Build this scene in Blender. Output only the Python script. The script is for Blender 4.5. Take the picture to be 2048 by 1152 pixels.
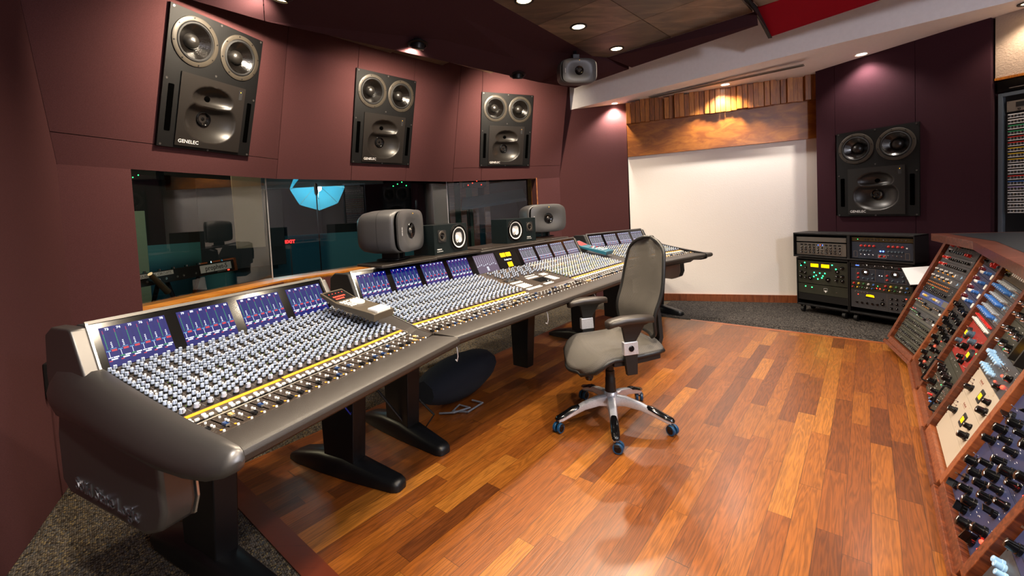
import bpy, bmesh, math, random
from mathutils import Vector, Matrix
random.seed(7)
for o in list(bpy.data.objects): bpy.data.objects.remove(o)
scene = bpy.context.scene
COL = scene.collection
V = Vector
pi = math.pi

# ------------------------------------------------------------------ camera
FX, CX, CY, PIT, ROL, CAMZ = 868.02, 1013.883, 457.4718, .04466463, -.04814078, 1.30
cd = bpy.data.cameras.new('camera'); cam = bpy.data.objects.new('camera', cd); COL.objects.link(cam)
cp, sp, cr, sr = math.cos(PIT), math.sin(PIT), math.cos(ROL), math.sin(ROL)
fwd = V((0, cp, -sp)); up0 = V((0, sp, cp)); rt0 = V((1, 0, 0))
rt = cr*rt0 + sr*up0; up = -sr*rt0 + cr*up0
cam.matrix_world = Matrix(((rt.x, up.x, -fwd.x, 0), (rt.y, up.y, -fwd.y, 0), (rt.z, up.z, -fwd.z, CAMZ), (0, 0, 0, 1)))
cd.sensor_width = 36; cd.lens = FX/2048*36
cd.shift_x = (1024-CX)/2048; cd.shift_y = (CY-576)/2048
cd.clip_start = .02; cd.clip_end = 100
scene.camera = cam
scene.view_settings.view_transform = 'Standard'; scene.view_settings.look = 'None'
scene.view_settings.gamma = 1; scene.view_settings.use_curve_mapping = False
scene.view_settings.exposure = 0.55
w = bpy.data.worlds.new('world'); scene.world = w; w.use_nodes = True
w.node_tree.nodes['Background'].inputs[0].default_value = (.03, .035, .05, 1)
w.node_tree.nodes['Background'].inputs[1].default_value = 1.0

# ------------------------------------------------------------------ materials
def lin(c):
    if isinstance(c, str): c = tuple(int(c[i:i+2], 16)/255 for i in (0, 2, 4))
    return tuple((x/12.92 if x <= .04045 else ((x+.055)/1.055)**2.4) for x in c)
MATS = {}
def mat(name, col, rough=.5, metal=0., emit=None, es=0., spec=.5, coat=0., noise=0., nscale=300., bump=0., bscale=400.):
    if name in MATS: return MATS[name]
    m = bpy.data.materials.new(name); m.use_nodes = True; MATS[name] = m
    nt = m.node_tree; b = nt.nodes['Principled BSDF']; c = lin(col)
    b.inputs['Base Color'].default_value = (*c, 1); b.inputs['Roughness'].default_value = rough
    b.inputs['Metallic'].default_value = metal; b.inputs['Specular IOR Level'].default_value = spec
    b.inputs['Coat Weight'].default_value = coat; b.inputs['Coat Roughness'].default_value = .15
    if emit:
        b.inputs['Emission Color'].default_value = (*lin(emit), 1); b.inputs['Emission Strength'].default_value = es
    if noise or bump:
        tc = nt.nodes.new('ShaderNodeTexCoord')
        n = nt.nodes.new('ShaderNodeTexNoise'); n.inputs['Scale'].default_value = nscale; n.inputs['Detail'].default_value = 3
        nt.links.new(tc.outputs['Object'], n.inputs['Vector'])
        if noise:
            r = nt.nodes.new('ShaderNodeMapRange'); r.inputs['To Min'].default_value = 1-noise; r.inputs['To Max'].default_value = 1+noise
            r.inputs['From Min'].default_value = .3; r.inputs['From Max'].default_value = .7
            nt.links.new(n.outputs['Fac'], r.inputs['Value'])
            mx = nt.nodes.new('ShaderNodeVectorMath'); mx.operation = 'SCALE'; mx.inputs[0].default_value = c
            nt.links.new(r.outputs[0], mx.inputs['Scale']); nt.links.new(mx.outputs[0], b.inputs['Base Color'])
        if bump:
            n2 = nt.nodes.new('ShaderNodeTexNoise'); n2.inputs['Scale'].default_value = bscale; n2.inputs['Detail'].default_value = 4
            nt.links.new(tc.outputs['Object'], n2.inputs['Vector'])
            bp = nt.nodes.new('ShaderNodeBump'); bp.inputs['Strength'].default_value = bump; bp.inputs['Distance'].default_value = .004
            nt.links.new(n2.outputs['Fac'], bp.inputs['Height']); nt.links.new(bp.outputs[0], b.inputs['Normal'])
    return m
def nd(nt, t, **kw):
    n = nt.nodes.new(t)
    for k, v in kw.items():
        if k == 'op': n.operation = v
        else: n.inputs[int(k[1:]) if k[0] == 'i' and k[1:].isdigit() else k].default_value = v
    return n
def mth(nt, op, a, b=None):
    n = nt.nodes.new('ShaderNodeMath'); n.operation = op
    for i, x in enumerate((a, b)):
        if x is None: continue
        if isinstance(x, (int, float)): n.inputs[i].default_value = x
        else: nt.links.new(x, n.inputs[i])
    return n.outputs[0]
def ramp(nt, fac, stops):
    r = nt.nodes.new('ShaderNodeValToRGB'); e = r.color_ramp.elements
    while len(e) < len(stops): e.new(.5)
    for i, (p, c) in enumerate(stops): e[i].position = p; e[i].color = (*lin(c), 1)
    nt.links.new(fac, r.inputs[0]); return r.outputs[0]

def plank_mat(name, rot, wid, length, stops, rough=.36, grain=.72, coat=.3):
    """boards along local direction rot (radians from +Y towards +X) with random tone, joints and grain"""
    m = bpy.data.materials.new(name); m.use_nodes = True; nt = m.node_tree; L = nt.links; b = nt.nodes['Principled BSDF']
    tc = nt.nodes.new('ShaderNodeTexCoord'); sx = nt.nodes.new('ShaderNodeSeparateXYZ'); L.new(tc.outputs['Object'], sx.inputs[0])
    X, Y = sx.outputs[0], sx.outputs[1]; s, c = math.sin(rot), math.cos(rot)
    u = mth(nt, 'ADD', mth(nt, 'MULTIPLY', X, s), mth(nt, 'MULTIPLY', Y, c))
    v = mth(nt, 'SUBTRACT', mth(nt, 'MULTIPLY', X, c), mth(nt, 'MULTIPLY', Y, s))
    vr = mth(nt, 'DIVIDE', v, wid); row = mth(nt, 'FLOOR', vr)
    wn = nt.nodes.new('ShaderNodeTexWhiteNoise'); wn.noise_dimensions = '1D'; L.new(row, wn.inputs['W'])
    ur = mth(nt, 'ADD', mth(nt, 'DIVIDE', u, length), mth(nt, 'MULTIPLY', wn.outputs['Value'], 7.31))
    ur = mth(nt, 'ADD', ur, mth(nt, 'MULTIPLY', mth(nt, 'SINE', mth(nt, 'ADD', mth(nt, 'MULTIPLY', ur, 2.3), row)), .28))
    idx = mth(nt, 'FLOOR', ur)
    cb = nt.nodes.new('ShaderNodeCombineXYZ'); L.new(row, cb.inputs[0]); L.new(idx, cb.inputs[1])
    w2 = nt.nodes.new('ShaderNodeTexWhiteNoise'); w2.noise_dimensions = '3D'; L.new(cb.outputs[0], w2.inputs['Vector'])
    base = ramp(nt, w2.outputs['Value'], stops)
    # grain
    g = nt.nodes.new('ShaderNodeCombineXYZ')
    L.new(mth(nt, 'ADD', mth(nt, 'MULTIPLY', u, .9), mth(nt, 'MULTIPLY', w2.outputs['Value'], 40)), g.inputs[0])
    L.new(mth(nt, 'MULTIPLY', v, 13.0), g.inputs[1]); L.new(mth(nt, 'MULTIPLY', row, 3.7), g.inputs[2])
    n1 = nd(nt, 'ShaderNodeTexNoise', Scale=1.6, Detail=3., Roughness=.55, Distortion=.25); L.new(g.outputs[0], n1.inputs['Vector'])
    rings = mth(nt, 'FRACT', mth(nt, 'MULTIPLY', n1.outputs['Fac'], 11.))
    rings = mth(nt, 'ABSOLUTE', mth(nt, 'SUBTRACT', rings, .5))
    g2 = nt.nodes.new('ShaderNodeCombineXYZ'); L.new(mth(nt, 'MULTIPLY', u, 6.), g2.inputs[0]); L.new(mth(nt, 'MULTIPLY', v, 260.), g2.inputs[1]); L.new(row, g2.inputs[2])
    n2 = nd(nt, 'ShaderNodeTexNoise', Scale=1., Detail=2.); L.new(g2.outputs[0], n2.inputs['Vector'])
    gv = mth(nt, 'ADD', mth(nt, 'MULTIPLY', rings, grain*1.5), mth(nt, 'MULTIPLY', n2.outputs['Fac'], grain*1.3))
    gv = mth(nt, 'ADD', gv, 1-grain*.95)
    sk = mth(nt, 'MULTIPLY', mth(nt, 'GREATER_THAN', n2.outputs['Fac'], .58), .26); gv = mth(nt, 'SUBTRACT', gv, sk)
    fu = mth(nt, 'ABSOLUTE', mth(nt, 'SUBTRACT', mth(nt, 'FRACT', vr), .5)); fl = mth(nt, 'ABSOLUTE', mth(nt, 'SUBTRACT', mth(nt, 'FRACT', ur), .5))
    gap = mth(nt, 'MAXIMUM', mth(nt, 'GREATER_THAN', fu, .5-.0011/wid), mth(nt, 'GREATER_THAN', fl, .5-.0012/length))
    gv = mth(nt, 'MULTIPLY', gv, mth(nt, 'SUBTRACT', 1., mth(nt, 'MULTIPLY', gap, .6)))
    mx = nt.nodes.new('ShaderNodeVectorMath'); mx.operation = 'SCALE'; L.new(base, mx.inputs[0]); L.new(gv, mx.inputs['Scale'])
    L.new(mx.outputs[0], b.inputs['Base Color']); b.inputs['Roughness'].default_value = rough
    b.inputs['Coat Weight'].default_value = coat; b.inputs['Coat Roughness'].default_value = .22
    bp = nd(nt, 'ShaderNodeBump', Strength=.12, Distance=.002); L.new(gv, bp.inputs['Height']); L.new(bp.outputs[0], b.inputs['Normal'])
    MATS[name] = m; return m

def grain_mat(name, stops, axis=2, scale=6., rough=.4, stretch=12., coat=.1):
    m = bpy.data.materials.new(name); m.use_nodes = True; nt = m.node_tree; L = nt.links; b = nt.nodes['Principled BSDF']
    tc = nt.nodes.new('ShaderNodeTexCoord'); mp = nt.nodes.new('ShaderNodeMapping'); L.new(tc.outputs['Object'], mp.inputs[0])
    sc = [stretch]*3; sc[axis] = 1.; mp.inputs['Scale'].default_value = sc
    n1 = nd(nt, 'ShaderNodeTexNoise', Scale=scale, Detail=6., Roughness=.6, Distortion=.8); L.new(mp.outputs[0], n1.inputs['Vector'])
    oi = nt.nodes.new('ShaderNodeObjectInfo')
    f = mth(nt, 'ADD', n1.outputs['Fac'], mth(nt, 'MULTIPLY', mth(nt, 'SUBTRACT', oi.outputs['Random'], .5), .34))
    L.new(ramp(nt, f, stops), b.inputs['Base Color']); b.inputs['Roughness'].default_value = rough
    b.inputs['Coat Weight'].default_value = coat; b.inputs['Coat Roughness'].default_value = .25
    MATS[name] = m; return m

def carpet_mat(name, stops, scale=170.):
    m = bpy.data.materials.new(name); m.use_nodes = True; nt = m.node_tree; L = nt.links; b = nt.nodes['Principled BSDF']
    tc = nt.nodes.new('ShaderNodeTexCoord'); mp = nt.nodes.new('ShaderNodeMapping'); L.new(tc.outputs['Object'], mp.inputs[0])
    mp.inputs['Rotation'].default_value = (0, 0, .65); mp.inputs['Scale'].default_value = (1, .75, 1)
    vo = nd(nt, 'ShaderNodeTexVoronoi', Scale=scale); vo.inputs['Randomness'].default_value = .45; L.new(mp.outputs[0], vo.inputs['Vector'])
    sp_ = nt.nodes.new('ShaderNodeSeparateColor'); L.new(vo.outputs['Color'], sp_.inputs[0])
    col = ramp(nt, sp_.outputs[0], stops)
    d = mth(nt, 'SUBTRACT', 1., mth(nt, 'MULTIPLY', vo.outputs['Distance'], 1.1))
    mx = nt.nodes.new('ShaderNodeVectorMath'); mx.operation = 'SCALE'; L.new(col, mx.inputs[0]); L.new(d, mx.inputs['Scale'])
    L.new(mx.outputs[0], b.inputs['Base Color']); b.inputs['Roughness'].default_value = .95; b.inputs['Specular IOR Level'].default_value = .15
    bp = nd(nt, 'ShaderNodeBump', Strength=.9, Distance=.006); L.new(d, bp.inputs['Height']); L.new(bp.outputs[0], b.inputs['Normal'])
    MATS[name] = m; return m

FAB = mat('maroon_fabric', '4c2e2f', rough=.95, spec=.1, noise=.14, nscale=260, bump=.35, bscale=700)
FABD = mat('dark_maroon_fabric', '3c2428', rough=.95, spec=.1, noise=.18, nscale=300, bump=.3, bscale=700)
FABR = mat('aubergine_fabric', '331b22', rough=.95, spec=.1, noise=.14, nscale=260, bump=.3, bscale=700)
RED = mat('red_fabric', '8c0e1e', rough=.9, spec=.1, noise=.08, nscale=260)
WHITE = mat('white_plaster', 'f6efe8', rough=.85, spec=.2, bump=.25, bscale=90)
BEAMW = mat('beam_paint', 'efeaea', rough=.8, spec=.2, noise=.02, nscale=30)
STUC = mat('beige_stucco', '9c8878', rough=.9, bump=1., bscale=70)
BLK = mat('black_plastic', '141414', rough=.45)
BLKM = mat('black_metal', '16171a', rough=.38, metal=.4)
BLKG = mat('black_gloss', '0a0a0b', rough=.12)
BLKT = mat('black_textured', '1c1c1e', rough=.6, bump=.3, bscale=900)
RUB = mat('rubber', '101012', rough=.7)
CHR = mat('chrome', 'd8d8dc', rough=.12, metal=1)
ALU = mat('brushed_aluminium', 'd4d6dc', rough=.34, metal=.6, noise=.08, nscale=120)
STEEL = mat('dark_steel_paint', '62605f', rough=.36, metal=.75)
WOODR = grain_mat('cherry_wood', [(.3, '4a2212'), (.5, '70381e'), (.7, '8c4e2c')], axis=2, scale=5, rough=.38)
WOODD = grain_mat('desk_edge_wood', [(.3, '50261a'), (.5, '764030'), (.7, '925c44')], axis=0, scale=5, rough=.3, coat=.3)
WOODO = grain_mat('honey_wood', [(.3, '6e3a0e'), (.5, '985818'), (.7, 'b87628')], axis=2, scale=6, rough=.4, coat=.2)
WOODP = grain_mat('honey_plywood', [(.32, '82460f'), (.5, 'a4621c'), (.7, 'b87828')], axis=0, scale=2.2, rough=.38, stretch=5, coat=.2)
CLOUD = grain_mat('stained_ceiling_plywood', [(.3, '483c30'), (.5, '645242'), (.7, '806c58')], axis=0, scale=2.5, rough=.5, stretch=3)
FLOORW = plank_mat('hardwood_planks', .695, .083, .75, [(0, '52280c'), (.15, '68360f'), (.5, '763f11'), (.85, '834c17'), (1, '90591f')])
CARP = carpet_mat('speckled_carpet', [(.0, '342e2a'), (.25, '665a4c'), (.6, '8c8276'), (.8, '5a6066'), (.92, 'a8946a'), (1, 'b49e70')])
CARPF = carpet_mat('grey_carpet', [(.0, '2a2624'), (.4, '4c4744'), (.75, '625d5a'), (1, '7a726a')], scale=130)
def glow(name, col, s): return mat(name, '060608' if name.startswith('screen') else col, emit=col, es=s, rough=.4, spec=.15 if name.startswith('screen') else .5)
LAMP = glow('lamp_warm_glow', 'ffd9a0', 14); LAMPW = glow('lamp_white_glow', 'ffe9d6', 14)
LG = glow('green_led', '30ff70', 5); LR = glow('red_led', 'ff3020', 5); LB = glow('blue_led', '4060ff', 7)
LGS = glow('green_jewel', '20ff80', 9)
LY = glow('yellow_glow', 'ffb400', 1.6); LW = glow('white_led', 'ffffff', 3)

# ------------------------------------------------------------------ mesh builder
class MB:
    def __init__(s): s.v = []; s.f = []; s.m = []; s.mats = []
    def mi(s, m):
        if m not in s.mats: s.mats.append(m)
        return s.mats.index(m)
    def add(s, vs, fs, m, M=None):
        o = len(s.v); s.v += [tuple(M @ V(p)) if M else tuple(p) for p in vs]
        k = s.mi(m)
        for f in fs: s.f.append([i+o for i in f]); s.m.append(k)
        return s
    def box(s, a, b, m, M=None):
        (x0, y0, z0), (x1, y1, z1) = a, b
        if x0 > x1: x0, x1 = x1, x0
        if y0 > y1: y0, y1 = y1, y0
        if z0 > z1: z0, z1 = z1, z0
        vs = [(x0,y0,z0),(x1,y0,z0),(x1,y1,z0),(x0,y1,z0),(x0,y0,z1),(x1,y0,z1),(x1,y1,z1),(x0,y1,z1)]
        return s.add(vs, [(0,3,2,1),(4,5,6,7),(0,1,5,4),(1,2,6,5),(2,3,7,6),(3,0,4,7)], m, M)
    def lathe(s, prof, m, M=None, n=24, cap0=True, cap1=True, mlist=None):
        """prof: [(radius, z)] about local z"""
        vs = []; fs = []
        for r, z in prof:
            for i in range(n): a = 2*pi*i/n; vs.append((r*math.cos(a), r*math.sin(a), z))
        o = len(s.v); s.v += [tuple(M @ V(p)) if M else p for p in vs]
        for j in range(len(prof)-1):
            k = s.mi(mlist[j] if mlist else m)
            for i in range(n):
                a = j*n+i; b = j*n+(i+1) % n
                s.f.append([o+a, o+b, o+b+n, o+a+n]); s.m.append(k)
        if cap0: s.f.append([o+i for i in range(n)][::-1]); s.m.append(s.mi(mlist[0] if mlist else m))
        if cap1: s.f.append([o+(len(prof)-1)*n+i for i in range(n)]); s.m.append(s.mi(mlist[-1] if mlist else m))
        return s
    def plate(s, x0, y0, x1, y1, c, r, z, m, n=48):
        """flat rectangle with a round hole"""
        o = len(s.v); mi = s.mi(m)
        angs = sorted([2*pi*i/n for i in range(n)]+[math.atan2(Y-c[1], X-c[0]) % (2*pi) for X in (x0, x1) for Y in (y0, y1)])
        N = len(angs)
        for a in angs:
            dx, dy = math.cos(a), math.sin(a)
            t = min([((x1 if dx > 0 else x0)-c[0])/dx if abs(dx) > 1e-9 else 1e9, ((y1 if dy > 0 else y0)-c[1])/dy if abs(dy) > 1e-9 else 1e9])
            s.v += [(c[0]+r*dx, c[1]+r*dy, z), (c[0]+t*dx, c[1]+t*dy, z)]
        for i in range(N):
            j = (i+1) % N; s.f.append([o+2*i, o+2*i+1, o+2*j+1, o+2*j]); s.m.append(mi)
        return s
    def cyl(s, p0, p1, r0, m, r1=None, n=12, caps=True):
        p0, p1 = V(p0), V(p1); d = p1-p0; M = Matrix.Translation(p0) @ d.to_track_quat('Z', 'Y').to_matrix().to_4x4()
        return s.lathe([(r0, 0), (r0 if r1 is None else r1, d.length)], m, M, n, caps, caps)
    def tube(s, pts, r, m, n=8):
        pts = [V(p) for p in pts]; rs = r if isinstance(r, (list, tuple)) else [r]*len(pts); rings = []
        o = len(s.v); prev = None
        for i, p in enumerate(pts):
            t = (pts[min(i+1, len(pts)-1)]-pts[max(i-1, 0)]).normalized()
            if prev is None: a = t.orthogonal().normalized()
            else: a = (prev - t*prev.dot(t)).normalized()
            prev = a; b = t.cross(a)
            for k in range(n): an = 2*pi*k/n; s.v.append(tuple(p + (a*math.cos(an)+b*math.sin(an))*rs[i]))
        mi = s.mi(m)
        for i in range(len(pts)-1):
            for k in range(n):
                s.f.append([o+i*n+k, o+i*n+(k+1) % n, o+(i+1)*n+(k+1) % n, o+(i+1)*n+k]); s.m.append(mi)
        s.f.append([o+k for k in range(n)][::-1]); s.m.append(mi)
        s.f.append([o+(len(pts)-1)*n+k for k in range(n)]); s.m.append(mi)
        return s
    def prism(s, poly, z0, z1, m, M=None):
        """poly in local xy extruded along local z"""
        n = len(poly); vs = [(x, y, z0) for x, y in poly]+[(x, y, z1) for x, y in poly]
        fs = [tuple(range(n))[::-1], tuple(range(n, 2*n))]+[(i, (i+1) % n, n+(i+1) % n, n+i) for i in range(n)]
        return s.add(vs, fs, m, M)
    def loft(s, secs, m, M=None, closed=True, caps=True):
        n = len(secs[0]); vs = [p for sec in secs for p in sec]; fs = []
        for j in range(len(secs)-1):
            for i in range(n if closed else n-1):
                a = j*n+i; b = j*n+(i+1) % n; fs.append((a, b, b+n, a+n))
        if caps: fs += [tuple(range(n))[::-1], tuple(range((len(secs)-1)*n, len(secs)*n))]
        return s.add(vs, fs, m, M)
    def quad(s, a, b, c, d, m, M=None): return s.add([a, b, c, d], [(0, 1, 2, 3)], m, M)
    def text(s, txt, size, m, M, ax='CENTER', depth=.0006, bold=0.):
        vs, fs, wd = glyphs(txt, depth, bold)
        h = size; off = -wd*h/2 if ax == 'CENTER' else 0
        return s.add([(x*h+off, y*h, z) for x, y, z in vs], fs, m, M)
    def mesh(s, name, smooth=35):
        me = bpy.data.meshes.new(name); me.from_pydata(s.v, [], s.f)
        for m in s.mats: me.materials.append(m)
        me.polygons.foreach_set('material_index', s.m)
        if smooth:
            me.polygons.foreach_set('use_smooth', [True]*len(s.f)); me.update()
            bm = bmesh.new(); bm.from_mesh(me); bmesh.ops.recalc_face_normals(bm, faces=bm.faces); bm.to_mesh(me); bm.free()
            me.set_sharp_from_angle(angle=math.radians(smooth))
        me.update(); return me
    def obj(s, name, parent=None, loc=None, smooth=35, bevel=0., M=None):
        o = bpy.data.objects.new(name, s.mesh(name, smooth)); COL.objects.link(o); o.parent = parent
        if M is not None: o.matrix_local = M
        if loc: o.location = loc
        if bevel:
            md = o.modifiers.new('bevel', 'BEVEL'); md.width = bevel; md.segments = 3; md.limit_method = 'ANGLE'; md.angle_limit = .6; md.harden_normals = False
        return o
_g = {}
def glyphs(txt, depth, bold=0.):
    k = (txt, bold)
    if k not in _g:
        c = bpy.data.curves.new('t', 'FONT'); c.body = txt; c.size = 1.; c.extrude = .01; c.resolution_u = 2; c.offset = bold
        o = bpy.data.objects.new('t', c); COL.objects.link(o)
        dg = bpy.context.evaluated_depsgraph_get(); me = bpy.data.meshes.new_from_object(o.evaluated_get(dg))
        vs = [tuple(v.co) for v in me.vertices]; fs = [tuple(p.vertices) for p in me.polygons]
        xs = [v[0] for v in vs] or [0]
        bpy.data.objects.remove(o); bpy.data.curves.remove(c); bpy.data.meshes.remove(me)
        _g[k] = (vs, fs, max(xs))
    vs, fs, wd = _g[k]
    return [(x, y, depth if z > 0 else 0) for x, y, z in vs], fs, wd
def empty(name, M=None, loc=None):
    o = bpy.data.objects.new(name, None); COL.objects.link(o); o.empty_display_size = .1
    if M is not None: o.matrix_world = M
    if loc is not None: o.location = loc
    return o
def tag(o, label=None, cat=None, group=None, kind=None):
    if label: o['label'] = label
    if cat: o['category'] = cat
    if group: o['group'] = group
    if kind: o['kind'] = kind
    return o
def struct(mb, name, **k): return tag(mb.obj(name, **k), kind='structure')
def copy_tree(o, parent=None):
    c = o.copy(); COL.objects.link(c); c.parent = parent
    for ch in list(o.children): copy_tree(ch, c)
    return c
def inst(name, me, parent, M):
    o = bpy.data.objects.new(name, me); COL.objects.link(o); o.parent = parent; o.matrix_local = M; return o
def frame(org, x, z):
    """matrix with local x along x, local z along z (made orthogonal), y = z cross x"""
    z = V(z).normalized(); x = V(x); x = (x - z*x.dot(z)).normalized(); y = z.cross(x)
    return Matrix(((x.x, y.x, z.x, org[0]), (x.y, y.y, z.y, org[1]), (x.z, y.z, z.z, org[2]), (0, 0, 0, 1)))
T = Matrix.Translation
def RX(a): return Matrix.Rotation(a, 4, 'X')
def RY(a): return Matrix.Rotation(a, 4, 'Y')
def RZ(a): return Matrix.Rotation(a, 4, 'Z')
def rrect(w, h, r, n=5):
    pts = []
    for cx_, cy_, a0 in ((w/2-r, h/2-r, 0), (-w/2+r, h/2-r, pi/2), (-w/2+r, -h/2+r, pi), (w/2-r, -h/2+r, 3*pi/2)):
        for i in range(n+1): a = a0+i*pi/2/n; pts.append((cx_+r*math.cos(a), cy_+r*math.sin(a)))
    return pts
def slab(P, th, m, down=(0, 0, -1)):
    """polygon P (3D) given thickness along down"""
    mb = MB(); d = V(down)*th; n = len(P); vs = [tuple(p) for p in P]+[tuple(V(p)+d) for p in P]
    mb.add(vs, [tuple(range(n)), tuple(range(n, 2*n))[::-1]]+[(i, n+i, n+(i+1) % n, (i+1) % n) for i in range(n)], m)
    return mb
# ------------------------------------------------------------------ lamps of the room
def spot(name, loc, to, power, col=(1, .72, .42), angle=110, blend=.6, r=.05, parent=None):
    l = bpy.data.lights.new(name, 'SPOT'); l.energy = power; l.color = col; l.spot_size = math.radians(angle); l.spot_blend = blend
    l.shadow_soft_size = r; o = bpy.data.objects.new(name, l); COL.objects.link(o)
    d = V(to)-V(loc); M = d.to_track_quat('-Z', 'Y').to_matrix().to_4x4(); M.translation = V(loc); o.matrix_world = M
    return o
WARM = (1, .83, .62); NEUT = (1, .90, .80); COOL = (.62, .72, 1)
def downlight(loc, power, label, group, col=WARM, glowm=None, r=.055, angle=125, aim=None, nrm=(0, 0, 1)):
    M = frame(loc, (1, 0, 0), (-nrm[0], -nrm[1], -nrm[2]))
    e = empty('recessed_downlight', M); tag(e, label, 'ceiling light', group)
    MB().lathe([(r+.022, 0), (r+.022, .004), (r+.004, .007), (r, .002), (r-.004, -.02)], WHITE if glowm is LAMPW else BLKM, n=28, cap0=False, cap1=False).obj('trim_ring', e)
    MB().lathe([(r, 0), (r*.7, .004), (.001, .006)], glowm or LAMP, n=24, cap0=False).obj('lens', e)
    l = spot('bulb_light', V(loc)-V((0, 0, .03)), aim or (V(loc)-V((0, 0, 1))), power, col, angle)
    return e

# ------------------------------------------------------------------ shell
D1 = V((.640, .768, 0)); E1 = V((.768, -.640, 0))            # board direction and across it
struct(MB().box((-3.2, -2.6, -.06), (6.5, 6.6, -.006), CARP), 'floor', smooth=0)
def de(d, e): return D1*d + E1*e
wf = [de(.725, -2.3), de(.725, -2.3+6.6), de(4.83, 4.6), de(4.83, -1.9)]
wf = [de(.735, -2.6), de(.735, 6.), de(4.83, 6.), de(4.83, -2.6)]
o = slab([(p.x, p.y, 0) for p in wf], .004, FLOORW); struct(o, 'floor', smooth=0)
def board(a, b, wd, name, m=WOODR, z=.001):
    a, b = V(a), V(b); t = (b-a).normalized(); n = V((-t.y, t.x, 0))*wd
    struct(slab([a+V((0, 0, z)), b+V((0, 0, z)), b+n+V((0, 0, z)), a+n+V((0, 0, z))], .006, m), name, smooth=0)
board(de(.655, -2.6), de(.655, 1.5), .085, 'trim_1', grain_mat('border_wood', [(.3, '3c180a'), (.6, '5c2612')], axis=0, rough=.35, coat=.3))
board(de(.735, 1.5)+V((0,0,0)), de(.735, 6.), .01, 'trim_2', MATS['border_wood'])
board(de(4.83, -1.5), de(4.83, 6.), .05, 'trim_3', grain_mat('border_wood_light', [(.3, '7a3a1a'), (.6, 'a05a2c')], axis=0, rough=.35, coat=.3))
# far carpet, a little paler and finer, with the flat cable cover strip in front of it
fc = [de(4.88, -1.9), de(4.88, 6), de(9.0, 6), de(9., -2.4)]
struct(slab([(p.x, p.y, .0) for p in fc], .004, CARPF), 'floor', smooth=0)
cst = MB(); n_ = 0
for e0, e1 in ((-1.42, .32), (.33, 2.9)):
    cst.add([tuple(de(4.9, e0)), tuple(de(4.9, e1)), tuple(de(5.0, e1)+V((0, 0, .018))), tuple(de(5.28, e1)+V((0, 0, .018))), tuple(de(5.34, e1)), tuple(de(5.34, e0)), tuple(de(5.28, e0)+V((0, 0, .018))), tuple(de(5.0, e0)+V((0, 0, .018)))],
            [(0, 1, 2, 7), (7, 2, 3, 6), (6, 3, 4, 5), (1, 4, 3, 2), (0, 7, 6, 5)], CARPF)
o = cst.obj('carpeted_cable_ramp', smooth=0); tag(o, 'low grey carpeted ramp strip along the far edge of the wood floor', 'cable ramp')

def wallq(pts, name, m, th=.05, n=None):
    """vertical or leaning panel: polygon with thickness away from the room"""
    pts = [V(p) for p in pts]; nn = (pts[1]-pts[0]).cross(pts[-1]-pts[0]).normalized()
    c = V((1.2, 2.2, 1.3)) if n is None else V(n)
    if (c-pts[0]).dot(nn) < 0: nn = -nn
    return struct(slab(pts, th, m, down=-nn), name, smooth=0)
C0 = V((-2.41, 2.36, 0)); CL = V((-1.39, .60, 0))
wallq([C0, CL, CL+V((0, 0, 3.3)), C0+V((0, 0, 3.3))], 'wall_left', FAB)
wallq([CL, (-1.39, -2.5, 0), (-1.39, -2.5, 3.3), CL+V((0, 0, 3.3))], 'wall_left', FABD)
wallq([(-1.39, -2.5, 0), (5.6, -2.5, 0), (5.6, -2.5, 3.3), (-1.39, -2.5, 3.3)], 'wall_back', WHITE)
wallq([(5.6, -2.5, 0), (5.6, 3.5, 0), (5.6, 3.5, 3.3), (5.6, -2.5, 3.3)], 'wall_right', WHITE)
# leaning soffit wall over the glass, three facets; each facet in cloth panels split by fine seams
B = [V((-2.41, 2.36, 1.66)), V((-1.98, 3.79, 1.66)), V((-.64, 5.35, 1.67)), V((.75, 5.96, 1.70))]
TT = [None, V((-1.72, 3.63, 2.80)), V((-.465, 5.12, 2.80)), V((.876, 5.73, 2.82))]
SOFF = []
for i in range(3):
    b0, b1, t1 = B[i], B[i+1], TT[i+1]
    n = (b1-b0).cross(t1-b0).normalized()
    if n.dot(V((0, 0, 1.3))-b0) < 0: n = -n
    x = (b1-b0).normalized(); y = n.cross(x)
    SOFF.append((b0, x, y, n, (b1-b0).length))
def spt(i, u, v): b0, x, y, n, L = SOFF[i]; return b0+x*u+y*v
def fold(i, v):   # shared fold between facet i and i+1 at height fraction v (metres up facet)
    a = B[i+1]; t = TT[i+1]; return a + (t-a)*(v/(t-a).length)
def facet(i, us, vs, m=FAB, skip=()):
    b0, x, y, n, L = SOFF[i]
    g = .0022; seams = SEAM[i]
    for a, b in zip(us, us[1:]):
        for c, d in zip(vs, vs[1:]):
            P = []
            for u, v in ((a, c), (b, c), (b, d), (a, d)):
                if u is None: p = left(i, v)
                elif u == 'R': p = fold(i, v)
                else: p = spt(i, u, v)
                P.append(p)
            if (a, c) in skip: continue
            if a in seams or a is None: P[0] = P[0]+x*g; P[3] = P[3]+x*g
            if b in seams or b == 'R': P[1] = P[1]-x*g; P[2] = P[2]-x*g
            if c in seams: P[0] = P[0]+y*g; P[1] = P[1]+y*g
            if d in seams: P[2] = P[2]-y*g; P[3] = P[3]-y*g
            o = slab(P, .04, m, down=-n); o.mats[0] = m
            struct(o, 'wall_front', smooth=0, bevel=0)
def left(i, v):
    if i == 0:   # where the leaning facet meets the left wall
        b0, x, y, n, L = SOFF[0]; wd = (CL-C0).normalized(); wn = V((-wd.y, wd.x, 0))
        dr = n.cross(wn).normalized(); dr = dr if dr.z > 0 else -dr
        return b0+dr*(v/dr.dot(y) if abs(dr.dot(y)) > 1e-6 else 0)
    return fold(i-1, v)
VT = 1.62
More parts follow.
